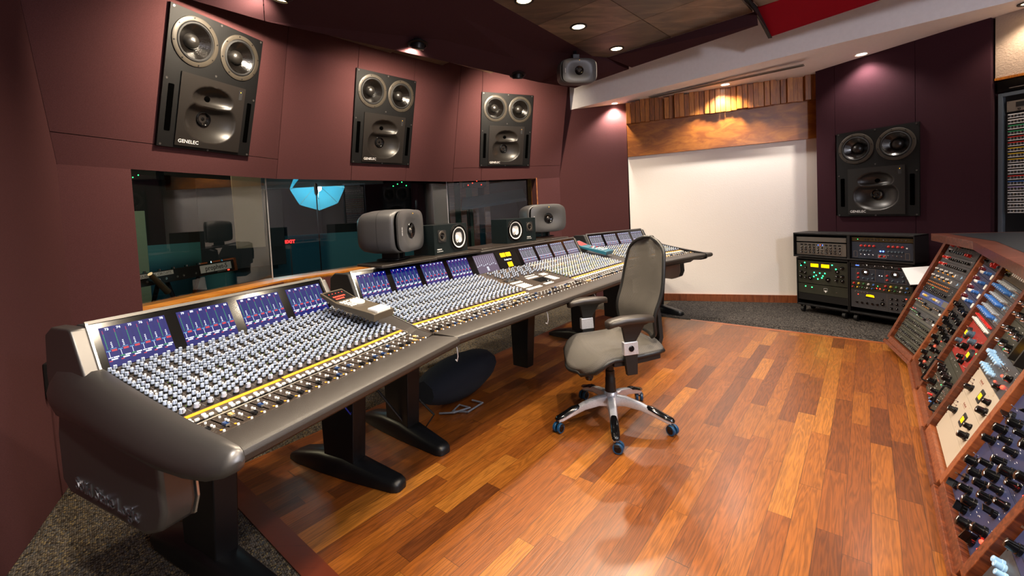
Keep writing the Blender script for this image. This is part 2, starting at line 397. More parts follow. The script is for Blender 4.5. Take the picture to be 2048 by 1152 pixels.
SPQ = [[V((-2.019, 2.74, 2.685)), V((-1.818, 3.407, 2.684)), V((-2.032, 3.476, 1.818)), V((-2.235, 2.798, 1.819))],
       [V((-1.348, 4.13, 2.693)), V((-.892, 4.662, 2.697)), V((-1.049, 4.808, 1.839)), V((-1.501, 4.283, 1.832))],
       [V((-.22, 5.269, 2.717)), V((.403, 5.546, 2.718)), V((.322, 5.731, 1.854)), V((-.305, 5.451, 1.856))]]
SEAM = [(.17,), (), (.165,)]; SPM = []
for i in range(3):      # place of each wall speaker on its facet, with the opening cut for it
    q = SPQ[i]; b0, x, y, n, L = SOFF[i]; c = sum(q, V())/4; c = c-n*((c-b0).dot(n)); u, v = (c-b0).dot(x), (c-b0).dot(y)
    SPM.append((c, (q[1]-q[0])+(q[2]-q[3]), n)); ua, ub, va, vb = u-.325, u+.325, v-.425, v+.425
    vs = [0, va, vb, VT] if i == 1 else sorted([0, va, SEAM[i][0], vb, VT]); us = [None, ua, ub, 'R']
    if i == 1: SEAM[1] = (ua, ub)
    if i == 2: SEAM[2] = (.165, ua)
    facet(i, us, vs, skip=[(ua, k) for k in vs if va <= k < vb])
bk = MB()    # solid backing behind the cloth so no light slips through the seams
for i in range(3):
    n = SOFF[i][3]; P = [left(i, 0), fold(i, 0), fold(i, VT), left(i, VT)]; bk.add([tuple(p-n*.12) for p in P]+[tuple(p-n*.3) for p in P], [(0, 1, 2, 3), (4, 5, 6, 7), (0, 1, 5, 4), (1, 2, 6, 5), (2, 3, 7, 6), (3, 0, 4, 7)], BLKT)
struct(bk, 'wall_front', smooth=0)
# lower front wall, window opening
G0 = V((-2.307, 2.704, 0)); F1 = V((-1.98, 3.79, 0)); F2 = V((-.64, 5.35, 0)); G3 = V((.42, 5.815, 0)); R0 = V((.75, 5.96, 0))
Z = lambda p, z: V((p.x, p.y, z))
wallq([C0, G0, Z(G0, 1.66), Z(C0, 1.66)], 'wall_front', FAB, th=.14)
wallq([G3, R0, Z(R0, 1.70), Z(G3, 1.69)], 'wall_front', FAB, th=.14)
for a, b in ((G0, F1), (F1, F2), (F2, G3)):
    wallq([a, b, Z(b, .76), Z(a, .76)], 'wall_front', FAB, th=.14)
pn = lambda a, b: V((-(b-a).y, (b-a).x, 0)).normalized()      # away from the room
def inset(pl_, off):
    r = []
    for i, p in enumerate(pl_):
        ns = []
        if i > 0: ns.append(pn(pl_[i-1], p))
        if i < len(pl_)-1: ns.append(pn(p, pl_[i+1]))
        n = sum(ns, V()).normalized(); r.append(p+n*off/ n.dot(ns[0]))
    return r
WL = [G0, F1, F2, G3]; WB = inset(WL, .26); WG = inset(WL, .15)
sm = MB()
for i in range(3):
    a, b, c, d = WL[i], WL[i+1], WB[i+1], WB[i]
    sm.add([tuple(Z(p, .775)) for p in (a, b, c, d)]+[tuple(Z(p, .745)) for p in (a, b, c, d)], [(0, 1, 2, 3), (7, 6, 5, 4), (0, 4, 5, 1), (2, 6, 7, 3)], WOODP)
struct(sm, 'trim_4', smooth=0)
for p, q in ((WL[0], WB[0]), (WL[3], WB[3])):
    struct(slab([Z(p, .77), Z(q, .77), Z(q, 1.7), Z(p, 1.7)], .012, WOODP, down=(-1, 0, 0) if p is WL[0] else (1, 0, 0)), 'trim_5', smooth=0)
gm = bpy.data.materials.new('studio_glass'); gm.use_nodes = True; nt = gm.node_tree; nt.nodes.clear()
out = nt.nodes.new('ShaderNodeOutputMaterial'); tr = nt.nodes.new('ShaderNodeBsdfTransparent'); tr.inputs[0].default_value = (.80, .88, .86, 1)
gl = nt.nodes.new('ShaderNodeBsdfGlossy'); gl.inputs['Roughness'].default_value = 0; fr = nt.nodes.new('ShaderNodeFresnel'); fr.inputs[0].default_value = 1.95
mx = nt.nodes.new('ShaderNodeMixShader'); nt.links.new(fr.outputs[0], mx.inputs[0]); nt.links.new(tr.outputs[0], mx.inputs[1]); nt.links.new(gl.outputs[0], mx.inputs[2]); nt.links.new(mx.outputs[0], out.inputs[0])
for i in range(3):
    a, b = WG[i], WG[i+1]; t = (b-a).normalized()*.004; n = pn(a, b)
    g = MB().quad(tuple(Z(a+t, .775)), tuple(Z(b-t, .775)), tuple(Z(b-t, 1.72)), tuple(Z(a+t, 1.72)), gm)
    struct(g, 'window_%d' % (i+1), smooth=0)
for p in WG[1:3]:
    struct(MB().box((p.x-.004, p.y-.004, .775), (p.x+.004, p.y+.004, 1.7), ALU), 'trim_6', smooth=0)
# right hand side wall, white wall, timber frieze
W1 = V((1.66, 5.824, 0)); W2 = V((3.72, 5.135, 0)); P3 = V((3.535, 4.93, 0)); P4 = V((4.135, 3.70, 0))
wallq([R0, W1+V((-.02, .01, 0)), Z(W1, 3.2), Z(R0, 3.2)], 'wall_front', FAB)
wx = (W2-W1).normalized(); wn = V((wx.y, -wx.x, 0))
wallq([W1, W2+wx*.3, Z(W2+wx*.3, 3.2), Z(W1, 3.2)], 'wall_far', WHITE)
base = MB(); base.add([tuple(p) for p in (W1+wn*.02, W2+wn*.02, Z(W2+wn*.02, .09), Z(W1+wn*.02, .09), W1, W2, Z(W2, .09), Z(W1, .09))], [(0, 1, 2, 3), (3, 2, 6, 7), (0, 3, 7, 4)], WOODR)
struct(base, 'baseboard_far', smooth=0)
fb = [W1+wn*.05+V((0, 0, 1.915)), W2+wn*.05+V((0, 0, 1.96)), W2+wn*.05+V((0, 0, 2.41)), W1+wn*.05+V((0, 0, 2.36))]
struct(slab(fb, .05, WOODP, down=-wn), 'trim_7', smooth=0)
nsl = 37; WL_ = (W2-W1).length; rs = random.Random(3)
for i in range(nsl):
    u0 = WL_*i/nsl; u1 = WL_*(i+1)/nsl-.004; th = [.06, .11, .085, .14][rs.randrange(4)] if i % 2 else [.12, .15, .10][rs.randrange(3)]
    zb = 2.345+.055*(u0/WL_)-rs.random()*.012; zt = 2.62+.075*(u0/WL_)+rs.random()*.03
    if th > .11: zt -= .02
    M = Matrix(((wx.x, wn.x, 0, W1.x), (wx.y, wn.y, 0, W1.y), (0, 0, 1, 0), (0, 0, 0, 1)))
    o = MB().box((u0, 0, zb), (u1, th, zt), WOODO).obj('timber_block', M=M, smooth=0, bevel=.0015)
    tag(o, 'honey coloured upright timber block in the relief band above the white wall', 'wood block', 'relief band of timber blocks above the white wall')
# aubergine cloth wall with the fourth speaker, three tall panels with seams
px_ = (P4-P3); Lp = px_.length; pd = px_.normalized(); pnn = V((pd.y, -pd.x, 0)); pnn = pnn if pnn.x < 0 else -pnn
for a, b in ((0, .19), (.19, .87), (.87, Lp)):
    q = [P3+pd*(a+.002), P3+pd*(b-.002)]
    for z0, z1 in (((0, 1.06), (1.93, 2.95)) if a == .19 else ((0, 2.95),)):
        wallq([Z(q[0], z0), Z(q[1], z0), Z(q[1], z1), Z(q[0], z1)], 'wall_right', FABR, th=.04)
bx = [P3-pnn*.14, P4-pnn*.14, P4-pnn*.28, P3-pnn*.28]
struct(slab([Z(p, 2.95) for p in bx], 2.95, FABD), 'wall_right', smooth=0)
for p in (P3, P4-pd*.02): struct(slab([Z(p-pnn*.04, 2.95), Z(p+pd*.02-pnn*.04, 2.95), Z(p+pd*.02-pnn*.14, 2.95), Z(p-pnn*.14, 2.95)], 2.95, FABD), 'wall_right', smooth=0)
S0 = V((4.17, 3.70, 0)); sd = V((.36, -.93, 0))
S1 = S0+sd*4
wallq([Z(S0, 2.185), Z(S1, 2.14), Z(S1, 3.2), Z(S0, 3.2)], 'wall_right', STUC)
struct(slab([Z(S0+V((-.012, -.004, 0)), 2.2), Z(S1+V((-.012, -.004, 0)), 2.16), Z(S1+V((.03, 0, 0)), 2.16), Z(S0+V((.03, 0, 0)), 2.2)], .02, WOODO), 'trim_8', smooth=0)
for p, q in ((S0+V((.06, .1, 0)), S0+V((1.1, .5, 0))), (S0+V((1.1, .5, 0)), S1+V((1.1, .5, 0)))):
    wallq([p, q, Z(q, 3.2), Z(p, 3.2)], 'wall_right', BLKT)
# ---- ceilings
struct(MB().box((-3.2, -2.6, 3.3), (6.5, 6.6, 3.36), FABD), 'ceiling', smooth=0)
I0 = V((-1.06, 2.04, 2.9)); I2 = V((1.008, 4.741, 2.9))
for P in ([(-1.625, 3.111, 2.7), (.449, 4.93, 2.7), I2, I0],
          [(.452, 4.932, 2.7), (.889, 5.227, 2.7), (1.45, 4.93, 2.8), I2+V((.004, .003, 0))],
          [(-1.629, 3.107, 2.7), I0+V((-.004, -.004, 0)), (-.9, -2.4, 2.9), (-1.36, -2.4, 2.8), (-1.39, .6, 2.72), (-1.98, 1.9, 2.7), (-1.96, 2.7, 2.7)]):
    struct(slab(P, .05, FABD, down=(0, 0, 1)), 'ceiling', smooth=0)
A1 = V((1.212, 4.784, 2.9)); A2 = V((2.212, 3.837, 2.9)); ad = (A2-A1).normalized()
G1a, G1b = V((1.986, 3.589, 2.9)), V((2.23, 3.83, 2.9))
gd = (G1b-G1a).normalized()
# plywood cloud panels with thin joints, hung under the dark ceiling
cn = V((ad.y, -ad.x, 0)); cn = cn if cn.y < 0 else -cn      # back towards the camera
def cloud(u0, u1, v0, v1, base=A1, m=CLOUD, z=2.9, g=.003):
    P = [base+ad*(u0+g)+cn*(v0+g), base+ad*(u1-g)+cn*(v0+g), base+ad*(u1-g)+cn*(v1-g), base+ad*(u0+g)+cn*(v1-g)]
    struct(slab([Z(p, z) for p in P], .02, m, down=(0, 0, 1)), 'ceiling', smooth=0)
UG = (G1b-A1).dot(ad)
for v0, v1 in ((0, .62), (.62, 1.24), (1.24, 1.86), (1.86, 3.1), (3.1, 4.3), (4.3, 6.)):
    cloud(-.35 if v0 == 0 else -1.1-.2*v0, UG*.48, v0, v1); cloud(UG*.48, UG-.01, v0, v1)
for v0, v1 in ((-.0, .75), (.75, 1.5), (1.5, 3.), (3., 5.)):
    cloud(UG+.03, UG+1.3, v0, v1, z=2.93); cloud(UG+1.3, UG+2.8, v0, v1, z=2.93)
struct(slab([A1+V((-.03, .03, 0)), A2+ad*.03, V((2.235, 3.80, 2.78)), V((1.433, 4.80, 2.78))], .02, FABD, down=V((.7, .7, 0))), 'ceiling', smooth=0)
struct(slab([(2.242, 3.859, 2.93), (2.520, 4.113, 2.78), (3.75, 2.30, 2.78), (3.35, 2.25, 2.93)], .02, RED, down=(0, 0, 1)), 'ceiling', smooth=0)
struct(slab([G1a+V((0, 0, .02)), (2.223, 3.838, 2.92), (2.519, 4.115, 2.77), (2.545, 4.10, 2.77), (2.25, 3.82, 2.93), (2.01, 3.575, 2.93)], .01, BLKT, down=(0, 0, 1)), 'trim_9', smooth=0)
# ---- painted beam
BM = [V((.93, 5.937, 2.6)), V((3.1, 4.15, 2.69)), V((5.2, 2.25, 2.72))]
und = BM+[V((6.4, 3.4, 2.75)), V((4.6, 6.5, 2.72)), V((.9, 6.5, 2.6))]
bm_ = MB(); n = len(und); bm_.add([tuple(p) for p in und]+[(p.x, p.y, 3.3) for p in und], [tuple(range(n))]+[(i, (i+1) % n, n+(i+1) % n, n+i) for i in range(n)], BEAMW)
struct(bm_, 'ceiling', smooth=0)
vp0, vp1 = V((1.89, 5.57, 2.637)), V((3.12, 4.51, 2.676)); vd = (vp1-vp0).normalized(); M = frame(vp0-V((0, 0, .004)), vd, (0, 0, -1))
e = empty('linear_air_vent', M); tag(e, 'long narrow grey slot vent in the white beam underside', 'vent')
Lv = (vp1-vp0).length
MB().box((0, -.045, 0), (Lv, .045, .006), mat('vent_frame', '8d8680', rough=.6)).obj('vent_frame', e, bevel=.001)
mb = MB()
for k in range(4): mb.box((.01, -.034+.018*k, .0062), (Lv-.01, -.022+.018*k, .009), mat('vent_slat', '5b5651', rough=.6))
mb.obj('slats', e, smooth=0)

# ---- ceiling lights
g1 = 'row of warm downlights over the console'
nm = ['warm downlight cut by the top edge of the picture', 'middle warm downlight of the three in the brown plywood ceiling', 'warm downlight at the far corner of the brown plywood ceiling']
for p, l in zip(((.216, 3.413, 2.898), (.726, 3.955, 2.898), (1.218, 4.55, 2.898)), nm): downlight(p, 95, l, g1)
for p in ((-.29, 2.87, 2.898), (-.80, 2.32, 2.898)): downlight(p, 90, 'warm downlight further along the row above the console', g1)
g2 = 'downlights in the white beam'
for p, l, pw in (((1.49, 5.78, 2.627), 'small round downlight at the left end of the white beam', 90), ((2.67, 5.22, 2.657), 'small round downlight in the white beam above the timber blocks', 85), ((3.65, 4.44, 2.69), 'small round downlight in the white beam above the right wall speaker', 38)):
    downlight(p, pw, l, g2, col=NEUT, glowm=LAMPW, r=.045)
downlight((4.12, 3.42, 2.70), 22, 'downlight washing the beige textured wall at the right edge', g2, col=WARM, r=.045)
g3 = 'added downlights out of view, brightening the floor and desk'
for p, pw in (((1.3, 2.55, 2.895), 120), ((.55, 1.35, 2.895), 130), ((1.9, 1.6, 2.925), 70), ((1.3, .2, 2.925), 110), ((-.2, .2, 2.895), 160), ((2.9, .6, 2.925), 80), ((.6, -1.4, 2.925), 90)):  # unseen lights added for brightness, tinted cool towards the desk side
    downlight(p, pw, 'recessed downlight added outside the picture to brighten the room', g3, col=(.80, .84, 1) if p[0] > 1.6 else NEUT if p[0] < 0 else WARM)
# eyeball spots in the canopy aimed at the wall speakers
def eyeball(loc, aim, label, pw):
    M = frame(loc, (1, 0, 0), (0, -.1, -1)); e = empty('eyeball_spotlight', M); tag(e, label, 'spotlight', 'black eyeball spotlights over the front speakers')
    MB().lathe([(.085, 0), (.085, .008), (.066, .012), (.062, .0)], BLKM, n=28, cap0=False, cap1=False).obj('trim_ring', e)
    d = (V(aim)-V(loc)).normalized(); d2 = (V(aim)-V((0, 0, 2.6))-V(loc)).normalized(); Mi = M.inverted() @ frame(V(loc), (1, .3, 0), d2)
    MB().lathe([(.0, -.05), (.04, -.04), (.056, -.01), (.058, .03), (.05, .042), (.047, .03)], BLKM, Mi, n=24, cap0=False, cap1=False).obj('eyeball', e)
    MB().lathe([(.047, .030), (.03, .034), (.001, .036)], LAMP, Mi, n=20, cap0=False).obj('bulb', e)
    spot('spot_light', V(loc)+d*.07, aim, pw, WARM, 125, 1., .035)
S2c = [V((-2.026, 3.105, 2.25)), V((-1.20, 4.47, 2.26)), V((.05, 5.50, 2.28))]
eyeball((-1.36, 2.80, 2.725), S2c[0]+V((0, 0, .1)), 'black eyeball spotlight at the top edge above the large left speaker', 150)
eyeball((-.675, 3.73, 2.728), S2c[1]+V((0, 0, .1)), 'black eyeball spotlight aimed at the middle wall speaker', 150)
eyeball((.19, 4.66, 2.715), S2c[2]+V((0, 0, .1)), 'black eyeball spotlight aimed at the right of the three front speakers', 150)
# ------------------------------------------------------------------ wall speakers
CONE = mat('woofer_cone', '0a0807', rough=.18, coat=.6, bump=.5, bscale=120); DOME = mat('dust_cap', '191715', rough=.36)
RING = mat('driver_ring', '3a352e', rough=.42, metal=.2); HORN = mat('horn_paint', '1c1917', rough=.38, noise=.03, nscale=60)
BAF = mat('baffle_black', '0a0a0b', rough=.55, bump=.15, bscale=900, spec=.25); PRT = mat('port_dark', '020202', rough=1., spec=0)
TXT = mat('white_lettering', 'f0f0f0', rough=.5)
def main_speaker():
    e = empty('wall_speaker')
    W, H = .69, .888
    b = MB(); 
    for sx in (-1, 1): b.plate(min(0, sx*W/2), .08, max(0, sx*W/2), H/2, (sx*.167, .262), .130, .018, BAF)
    q = lambda x0, y0, x1, y1: b.quad((x0, y0, .018), (x1, y0, .018), (x1, y1, .018), (x0, y1, .018), BAF)
    q(-W/2, -H/2, -.24, .08); q(.24, -H/2, W/2, .08); q(-.24, -H/2, .24, -.425); q(-.24, .055, .24, .08)
    for x in (-W/2, W/2): b.quad((x, -H/2, -.002), (x, H/2, -.002), (x, H/2, .018), (x, -H/2, .018), BAF)
    for y in (-H/2, H/2): b.quad((-W/2, y, -.002), (W/2, y, -.002), (W/2, y, .018), (-W/2, y, .018), BAF)
    b.obj('baffle', e, smooth=0)
    for sx in (-1, 1):
        M = T((sx*.167, .262, .018))
        wf = MB().lathe([(.158, 0), (.157, .006), (.150, .009), (.130, .009), (.127, .003)], RING, M, 48, cap0=False, cap1=False).obj('woofer', e)
        MB().lathe([(.128, .002), (.122, .009), (.114, .011), (.108, .002)], RUB, M, 48, False, False).obj('surround', wf)
        MB().lathe([(.109, .003), (.09, -.014), (.065, -.034), (.048, -.046)], CONE, M, 48, False, False).obj('cone', wf)
        MB().lathe([(.050, -.045), (.047, -.028), (.037, -.014), (.02, -.005), (.001, -.002)], DOME, M, 36, False, False).obj('dust_cap', wf)
        s = MB()
        for k in range(8):
            a = k*pi/4+.2; s.cyl((sx*.167+.146*math.cos(a), .262+.146*math.sin(a), .024), (sx*.167+.146*math.cos(a), .262+.146*math.sin(a), .030), .0045, BLKM, n=8)
        s.obj('bolts', wf)
        p = MB().prism(rrect(.036, .30, .006, 3), .0180, .0205, PRT, T((sx*.292, -.19, 0))); p.obj('port', e, smooth=0)
    # horn panel as a moulded surface
    N = 56; hw, y0, y1 = .24, -.425, .055; vs = []; fs = []
    for j in range(N+1):
        for i in range(N+1):
            x = -hw+2*hw*i/N; y = y0+(y1-y0)*j/N
            e1 = (abs(x)/.188)**2.2+(abs(y+.235)/.145)**2.2; e2 = (x/.15)**2+((y+.083)/.085)**2
            d = 0
            if e1 < 1: d = .075*(1-e1)**.8
            if e2 < 1: d = max(d, .062*(1-e2)**.75)
            bulge = .016*math.exp(-((y+.142)/.022)**2)*max(0, 1-(x/.17)**2)
            vs.append((x, y, .027-d+(bulge if d > 0 else 0)))
    for j in range(N):
        for i in range(N): a = j*(N+1)+i; fs.append((a, a+1, a+N+2, a+N+1))
    h = MB().add(vs, fs, HORN); 
    
    for a, b_ in (((-hw, y0), (hw, y0)), ((hw, y0), (hw, y1)), ((hw, y1), (-hw, y1)), ((-hw, y1), (-hw, y0))):
        h.quad((a[0], a[1], .018), (b_[0], b_[1], .018), (b_[0], b_[1], .027), (a[0], a[1], .027), HORN)
    hp = h.obj('waveguide_panel', e, smooth=60)
    M = T((-.01, -.225, -.038))
    MB().lathe([(.054, -.006), (.052, .004), (.046, .006), (.04, -.004), (.016, -.014), (.012, -.008), (.001, -.004)], BLKG, M, 32, False, False).obj('midrange_cone', hp)
    MB().lathe([(.03, -.008), (.018, .0), (.001, .003)], PRT, T((-.005, -.083, -.03)), 24, False, False).obj('tweeter_throat', hp)
    MB().text('GENELEC', .034, TXT, T((-.222, -.405, .0275)), ax='L').obj('lettering', hp, smooth=0)
    MB().box((.188, -.035, .027), (.215, .035, .0285), BLKT).obj('status_window', hp, smooth=0)
    MB().lathe([(.003, 0), (.001, .002)], LY, T((.201, .02, .0285)), 8).obj('led', hp)
    s = MB()
    for x, y in [(-.325, .43), (0, .43), (.325, .43), (-.325, -.01), (.325, -.01), (0, .085), (-.325, -.43), (0, -.435), (.325, -.43)]:
        s.lathe([(.0075, 0), (.0075, .002), (.0055, .002), (.0045, .0005)], STEEL, T((x, y, .018)), 12, False, True)
    s.obj('mounting_bolts', e)
    return e
sp = main_speaker()
g = 'large black wall speakers'
spq = [(0, 0, 'large black wall speaker, leftmost and nearest of the four'),
       (1, 0, 'large black wall speaker in the middle of the front wall, above the two desktop speakers'),
       (2, 0, 'large black wall speaker at the right end of the front wall')]
for k, (i, q, l) in enumerate(spq):
    o = sp if k == 0 else copy_tree(sp)
    c, xx, n = SPM[i]
    o.matrix_world = frame(c+n*.002, xx, n); tag(o, l, 'speaker', g)
o = copy_tree(sp); o.matrix_world = frame(V((3.779, 4.426, 1.494)), (.447, -.895, 0), (-.895, -.447, .0)); tag(o, 'large black wall speaker on the dark right wall above the wheeled racks', 'speaker', g)
c = V(o.location); P3_ = P3; dd_ = (c-P3).dot(pnn); o.location = c-pnn*(dd_-.004)

# ------------------------------------------------------------------ grey monitors
GREY = mat('grey_cabinet', '525254', rough=.42, metal=.25, noise=.04, nscale=200)
def superell(w, h, n=40, p=4.2):
    r = []
    for i in range(n):
        a = 2*pi*i/n; c, s = math.cos(a), math.sin(a)
        r.append((w/2*math.copysign(abs(c)**(2/p), c), h/2*math.copysign(abs(s)**(2/p), s)))
    return r
def monitor(stand=True):
    e = empty('studio_monitor'); W, H, D = .452, .287, .29
    secs = []
    for z, k in ((-.012, .93), (-.02, .975), (-.04, .995), (-.12, 1.), (-.20, .97), (-.255, .9), (-.28, .8), (-.29, .62)):
        secs.append([(x, y, z) for x, y in superell(W*k, H*k)])
    cb = MB().loft(secs, GREY).obj('cabinet', e, smooth=50)
    ln = MB()
    a = [(x, y, -.123) for x, y in superell(W*1.001, H*1.001)]; b = [(x, y, -.125) for x, y in superell(W*1.001, H*1.001)]
    ln.loft([a, b], BLK, caps=False).obj('joint_line', cb)
    # waveguide front, standing proud between the two woofer slots
    N = 40; vs = []; fs = []; w2, h2 = .40, .272
    ring = superell(w2, h2, 64, 4.5); K = 22
    for j in range(K+1):
        t = j/K
        for x, y in ring:
            X, Y = x*t, y*t; r = math.hypot(X/1.25, Y)
            z = .026-.012*t**6 - .036*max(0, 1-(r/.125))**1.25 - .004*(X/.2)**2
            vs.append((X, Y, z))
    n = len(ring)
    for j in range(1, K+1):
        for i in range(n): a = (j-1)*n+i; b = (j-1)*n+(i+1) % n; fs.append((a, b, b+n, a+n))
    wg = MB().add(vs, fs, GREY)
    wg.loft([[(x, y, .0095) for x, y in ring], [(x*.985, y*.985, -.002) for x, y in ring]], GREY, caps=False)
    wg = wg.obj('waveguide', e, smooth=60)
    sl = MB().loft([[(x, y, -.004) for x, y in superell(.414, .262)], [(x, y, -.014) for x, y in superell(.418, .264)]], PRT); sl.obj('woofer_slot', e)
    MB().lathe([(.052, 0), (.05, .004), (.046, .001), (.03, -.006), (.018, -.008)], BLKG, T((0, 0, .0085)), 32, False, False).obj('midrange_cone', wg)
    MB().lathe([(.018, -.008), (.014, -.004), (.012, -.006), (.009, .0), (.001, .003)], STEEL, T((0, 0, .0085)), 24, False, False).obj('tweeter', wg)
    MB().lathe([(.003, 0), (.001, .0015)], LY, T((0, .112, .0255)), 8).obj('led', wg)
    MB().text('GENELEC', .013, TXT, T((-.165, 0, .0235)) @ RZ(pi/2)).obj('lettering', wg, smooth=0)
    if stand:
        s = MB().prism(rrect(.20, .17, .03), 0, .008, BLK, T((0, -H/2-.045, -.13)) @ RX(-pi/2))
        s.box((-.05, -H/2-.04, -.19), (-.03, -H/2+.012, -.07), BLK); s.box((.03, -H/2-.04, -.19), (.05, -H/2+.012, -.07), BLK)
        s.obj('foot', e, bevel=.003)
    return e
mA = monitor()
zs = .995
def place(o, xy, z, ang, tilt=0):
    d = V((math.cos(ang)*math.cos(tilt), math.sin(ang)*math.cos(tilt), math.sin(tilt)))
    o.matrix_world = frame(V((xy[0], xy[1], z)), V((-math.sin(ang), math.cos(ang), 0)), d)
SM = (-.356, 2.038, .693)
def secM(sec):
    x, y, a = sec
    return Matrix(((math.sin(a), -math.cos(a), 0, x), (math.cos(a), math.sin(a), 0, y), (0, 0, 1, 0), (0, 0, 0, 1)))
MM = secM(SM); ML = secM((-.794, 1.134, .471)); MR = secM((1.291, 4.196, .955))
gm_ = 'rounded grey studio monitors'
p = MM @ V((.47, .765, 0)); place(mA, (p.x, p.y), zs+.053+.1435, math.radians(-12), .0); tag(mA, 'rounded grey studio monitor on the console shelf, left of the white coned speakers', 'monitor speaker', gm_)
o = copy_tree(mA); p = MM @ V((2.30, .90, 0)); place(o, (p.x, p.y), zs+.053+.1435, math.radians(-66), .0); tag(o, 'rounded grey studio monitor at the right end of the console shelves', 'monitor speaker', gm_)
mC = monitor(False); mC.scale = (1, 1, 1)
place(mC, (.80, 4.42), 2.655, math.radians(-84), -.12); mC.matrix_world = mC.matrix_world @ Matrix.Scale(.86, 4); tag(mC, 'grey studio monitor hanging from the ceiling on a bracket beside the white beam', 'monitor speaker', gm_)
br = MB().box((-.04, .12, -.2), (.04, .21, -.12), BLKM).cyl((0, .18, -.16), (0, .28, -.19), .025, BLKM).prism(rrect(.14, .14, .02), .27, .28, BLKM, RX(-pi/2) @ T((0, .18, 0)) if False else T((0, 0, -.19)) @ RX(-pi/2))
br = br.obj('ceiling_bracket', mC, bevel=.003)

# ------------------------------------------------------------------ white cone speakers
NSB = mat('black_veneer', '101a1c', rough=.36, noise=.15, nscale=80, spec=.4); WCONE = mat('white_cone', 'fffdf8', rough=.6)
def ns(mirror):
    e = empty('bookshelf_speaker'); s = -1 if mirror else 1
    cb = MB().box((-.191, -.1075, -.199), (.191, .1075, 0), NSB); cb.f.pop(1); cb.m.pop(1)
    cb.plate(min(0, s*.191), -.1075, max(0, s*.191), .1075, (s*.085, .004), .082, 0, NSB, 40); cb.plate(min(0, -s*.191), -.1075, max(0, -s*.191), .1075, (-s*.105, .026), .001, 0, NSB, 8)
    cb.obj('cabinet', e, smooth=0)
    M = T((s*.085, .004, 0))
    wf = MB(); rr = rrect(.188, .188, .062, 11); wf.loft([[(x*.43, y*.43, .0045) for x, y in rr], [(x, y, .004) for x, y in rr], [(x, y, 0) for x, y in rr]], BLK, M, caps=False); wf = wf.lathe([(.094, .004), (.092, .010), (.084, .010), (.081, .005)], BLKG, M, 40, False, False).obj('woofer', e)
    MB().lathe([(.084, .005), (.0815, .010), (.078, .006)], RUB, M, 40, False, False).obj('surround', wf)
    MB().lathe([(.079, .006), (.03, -.003), (.02, -.004), (.001, -.004)], WCONE, M, 40, False, False).obj('cone', wf)
    cap = MB().lathe([(.028, -.003), (.022, .002), (.012, .005), (.001, .006)], WCONE, T((s*.085-.018, -.002, .0)), 28, False, False)
    cap.lathe([(.0290, -.0028), (.0282, -.0015)], BLK, T((s*.085-.018, -.002, .0)), 28, False, False)
    for a, b in (((-.03, -.034), (-.024, -.046)), ((-.006, -.032), (.010, -.045))):
        cap.cyl((s*.085+a[0], a[1], .0), (s*.085+b[0], b[1], .0022), .0042, BLK, n=6)
    cap.obj('dust_cap', wf)
    M = T((-s*.105, .026, 0))
    tw = MB().prism(rrect(.088, .088, .012, 3), 0, .003, BLKT, M).lathe([(.038, .003), (.036, .007), (.024, .007), (.022, .003)], mat('tweeter_ring', '3a342e', rough=.5), M, 32, False, False).obj('tweeter', e)
    MB().lathe([(.023, .003), (.018, .005), (.015, .003), (.012, .009), (.001, .012)], BLKG, M, 24, False, False).obj('dome', tw)
    t = MB().text('YAMAHA', .013, TXT, T((-.165 if s > 0 else .065, -.072, .0005)), ax='L', bold=.012); t.text('NS-10M STUDIO', .009, TXT, T((-.165 if s > 0 else .065, -.086, .0005)), ax='L')
    t.obj('lettering', e, smooth=0)
    return e
gn = 'black speakers with white woofer cones'
def facing(xy0, xy1): return V((xy1[0]-xy0[0], xy1[1]-xy0[1], 0)).normalized()
n1 = ns(False); a, b = V((-.517, 3.05, 0)), V((-.314, 3.375, 0)); x = (b-a).normalized(); c = (a+b)/2
n1.matrix_world = frame(V((c.x, c.y, zs+.1085)), x, (x.y, -x.x, 0)); tag(n1, 'black speaker with a white woofer cone on the right, beside the left grey monitor', 'speaker', gn)
n2 = ns(True); a, b = V((-.002, 3.83, 0)), V((.270, 4.10, 0)); x = (b-a).normalized(); c = (a+b)/2
n2.matrix_world = frame(V((c.x, c.y, zs+.1085)), x, (x.y, -x.x, 0)); tag(n2, 'black speaker with white woofer cone, in front of the right grey monitor', 'speaker', gn)

# ------------------------------------------------------------------ shelves on the console
def shelf(s0, s1, u0, u1, label, z=zs, sag=0):
    M = MM @ T((s0, u0, z))
    e = empty('speaker_shelf', M); tag(e, label, 'shelf', 'black speaker shelves on top of the console'); w = s1-s0; d = u1-u0
    MB().prism(rrect(w, d, .012, 3), -.016, 0, mat('shelf_top', '2c2622', rough=.32, coat=.2), T((w/2, d/2, 0))).obj('board', e, bevel=.003)
    b = MB(); b.box((.05, .03, -.0215), (w-.05, .05, -.016), BLKM); b.box((.06, .05, -.0215), (.09, .2, -.016), BLKM); b.box((w-.09, .05, -.0215), (w-.06, .2, -.016), BLKM); b.obj('bracket', e, bevel=.002)
    b = MB().cyl((.02, .01, -.008), (w-.02, .01, -.008), .0085, BLKG, n=10); b.obj('front_lip', e)
shelf(.16, .60, .655, .93, 'black shelf under the left grey monitor', z=zs+.003)
shelf(.612, 1.07, .685, .99, 'black shelf under the left white coned speaker', z=zs+.003)
shelf(1.13, 1.54, .74, 1.02, 'empty brown-lit shelf over the centre section of the console', z=zs+.004)
shelf(1.56, 2.03, .76, 1.10, 'black shelf under the right white coned speaker')
shelf(2.045, 2.45, .76, 1.10, 'rightmost black shelf, under the right grey monitor')
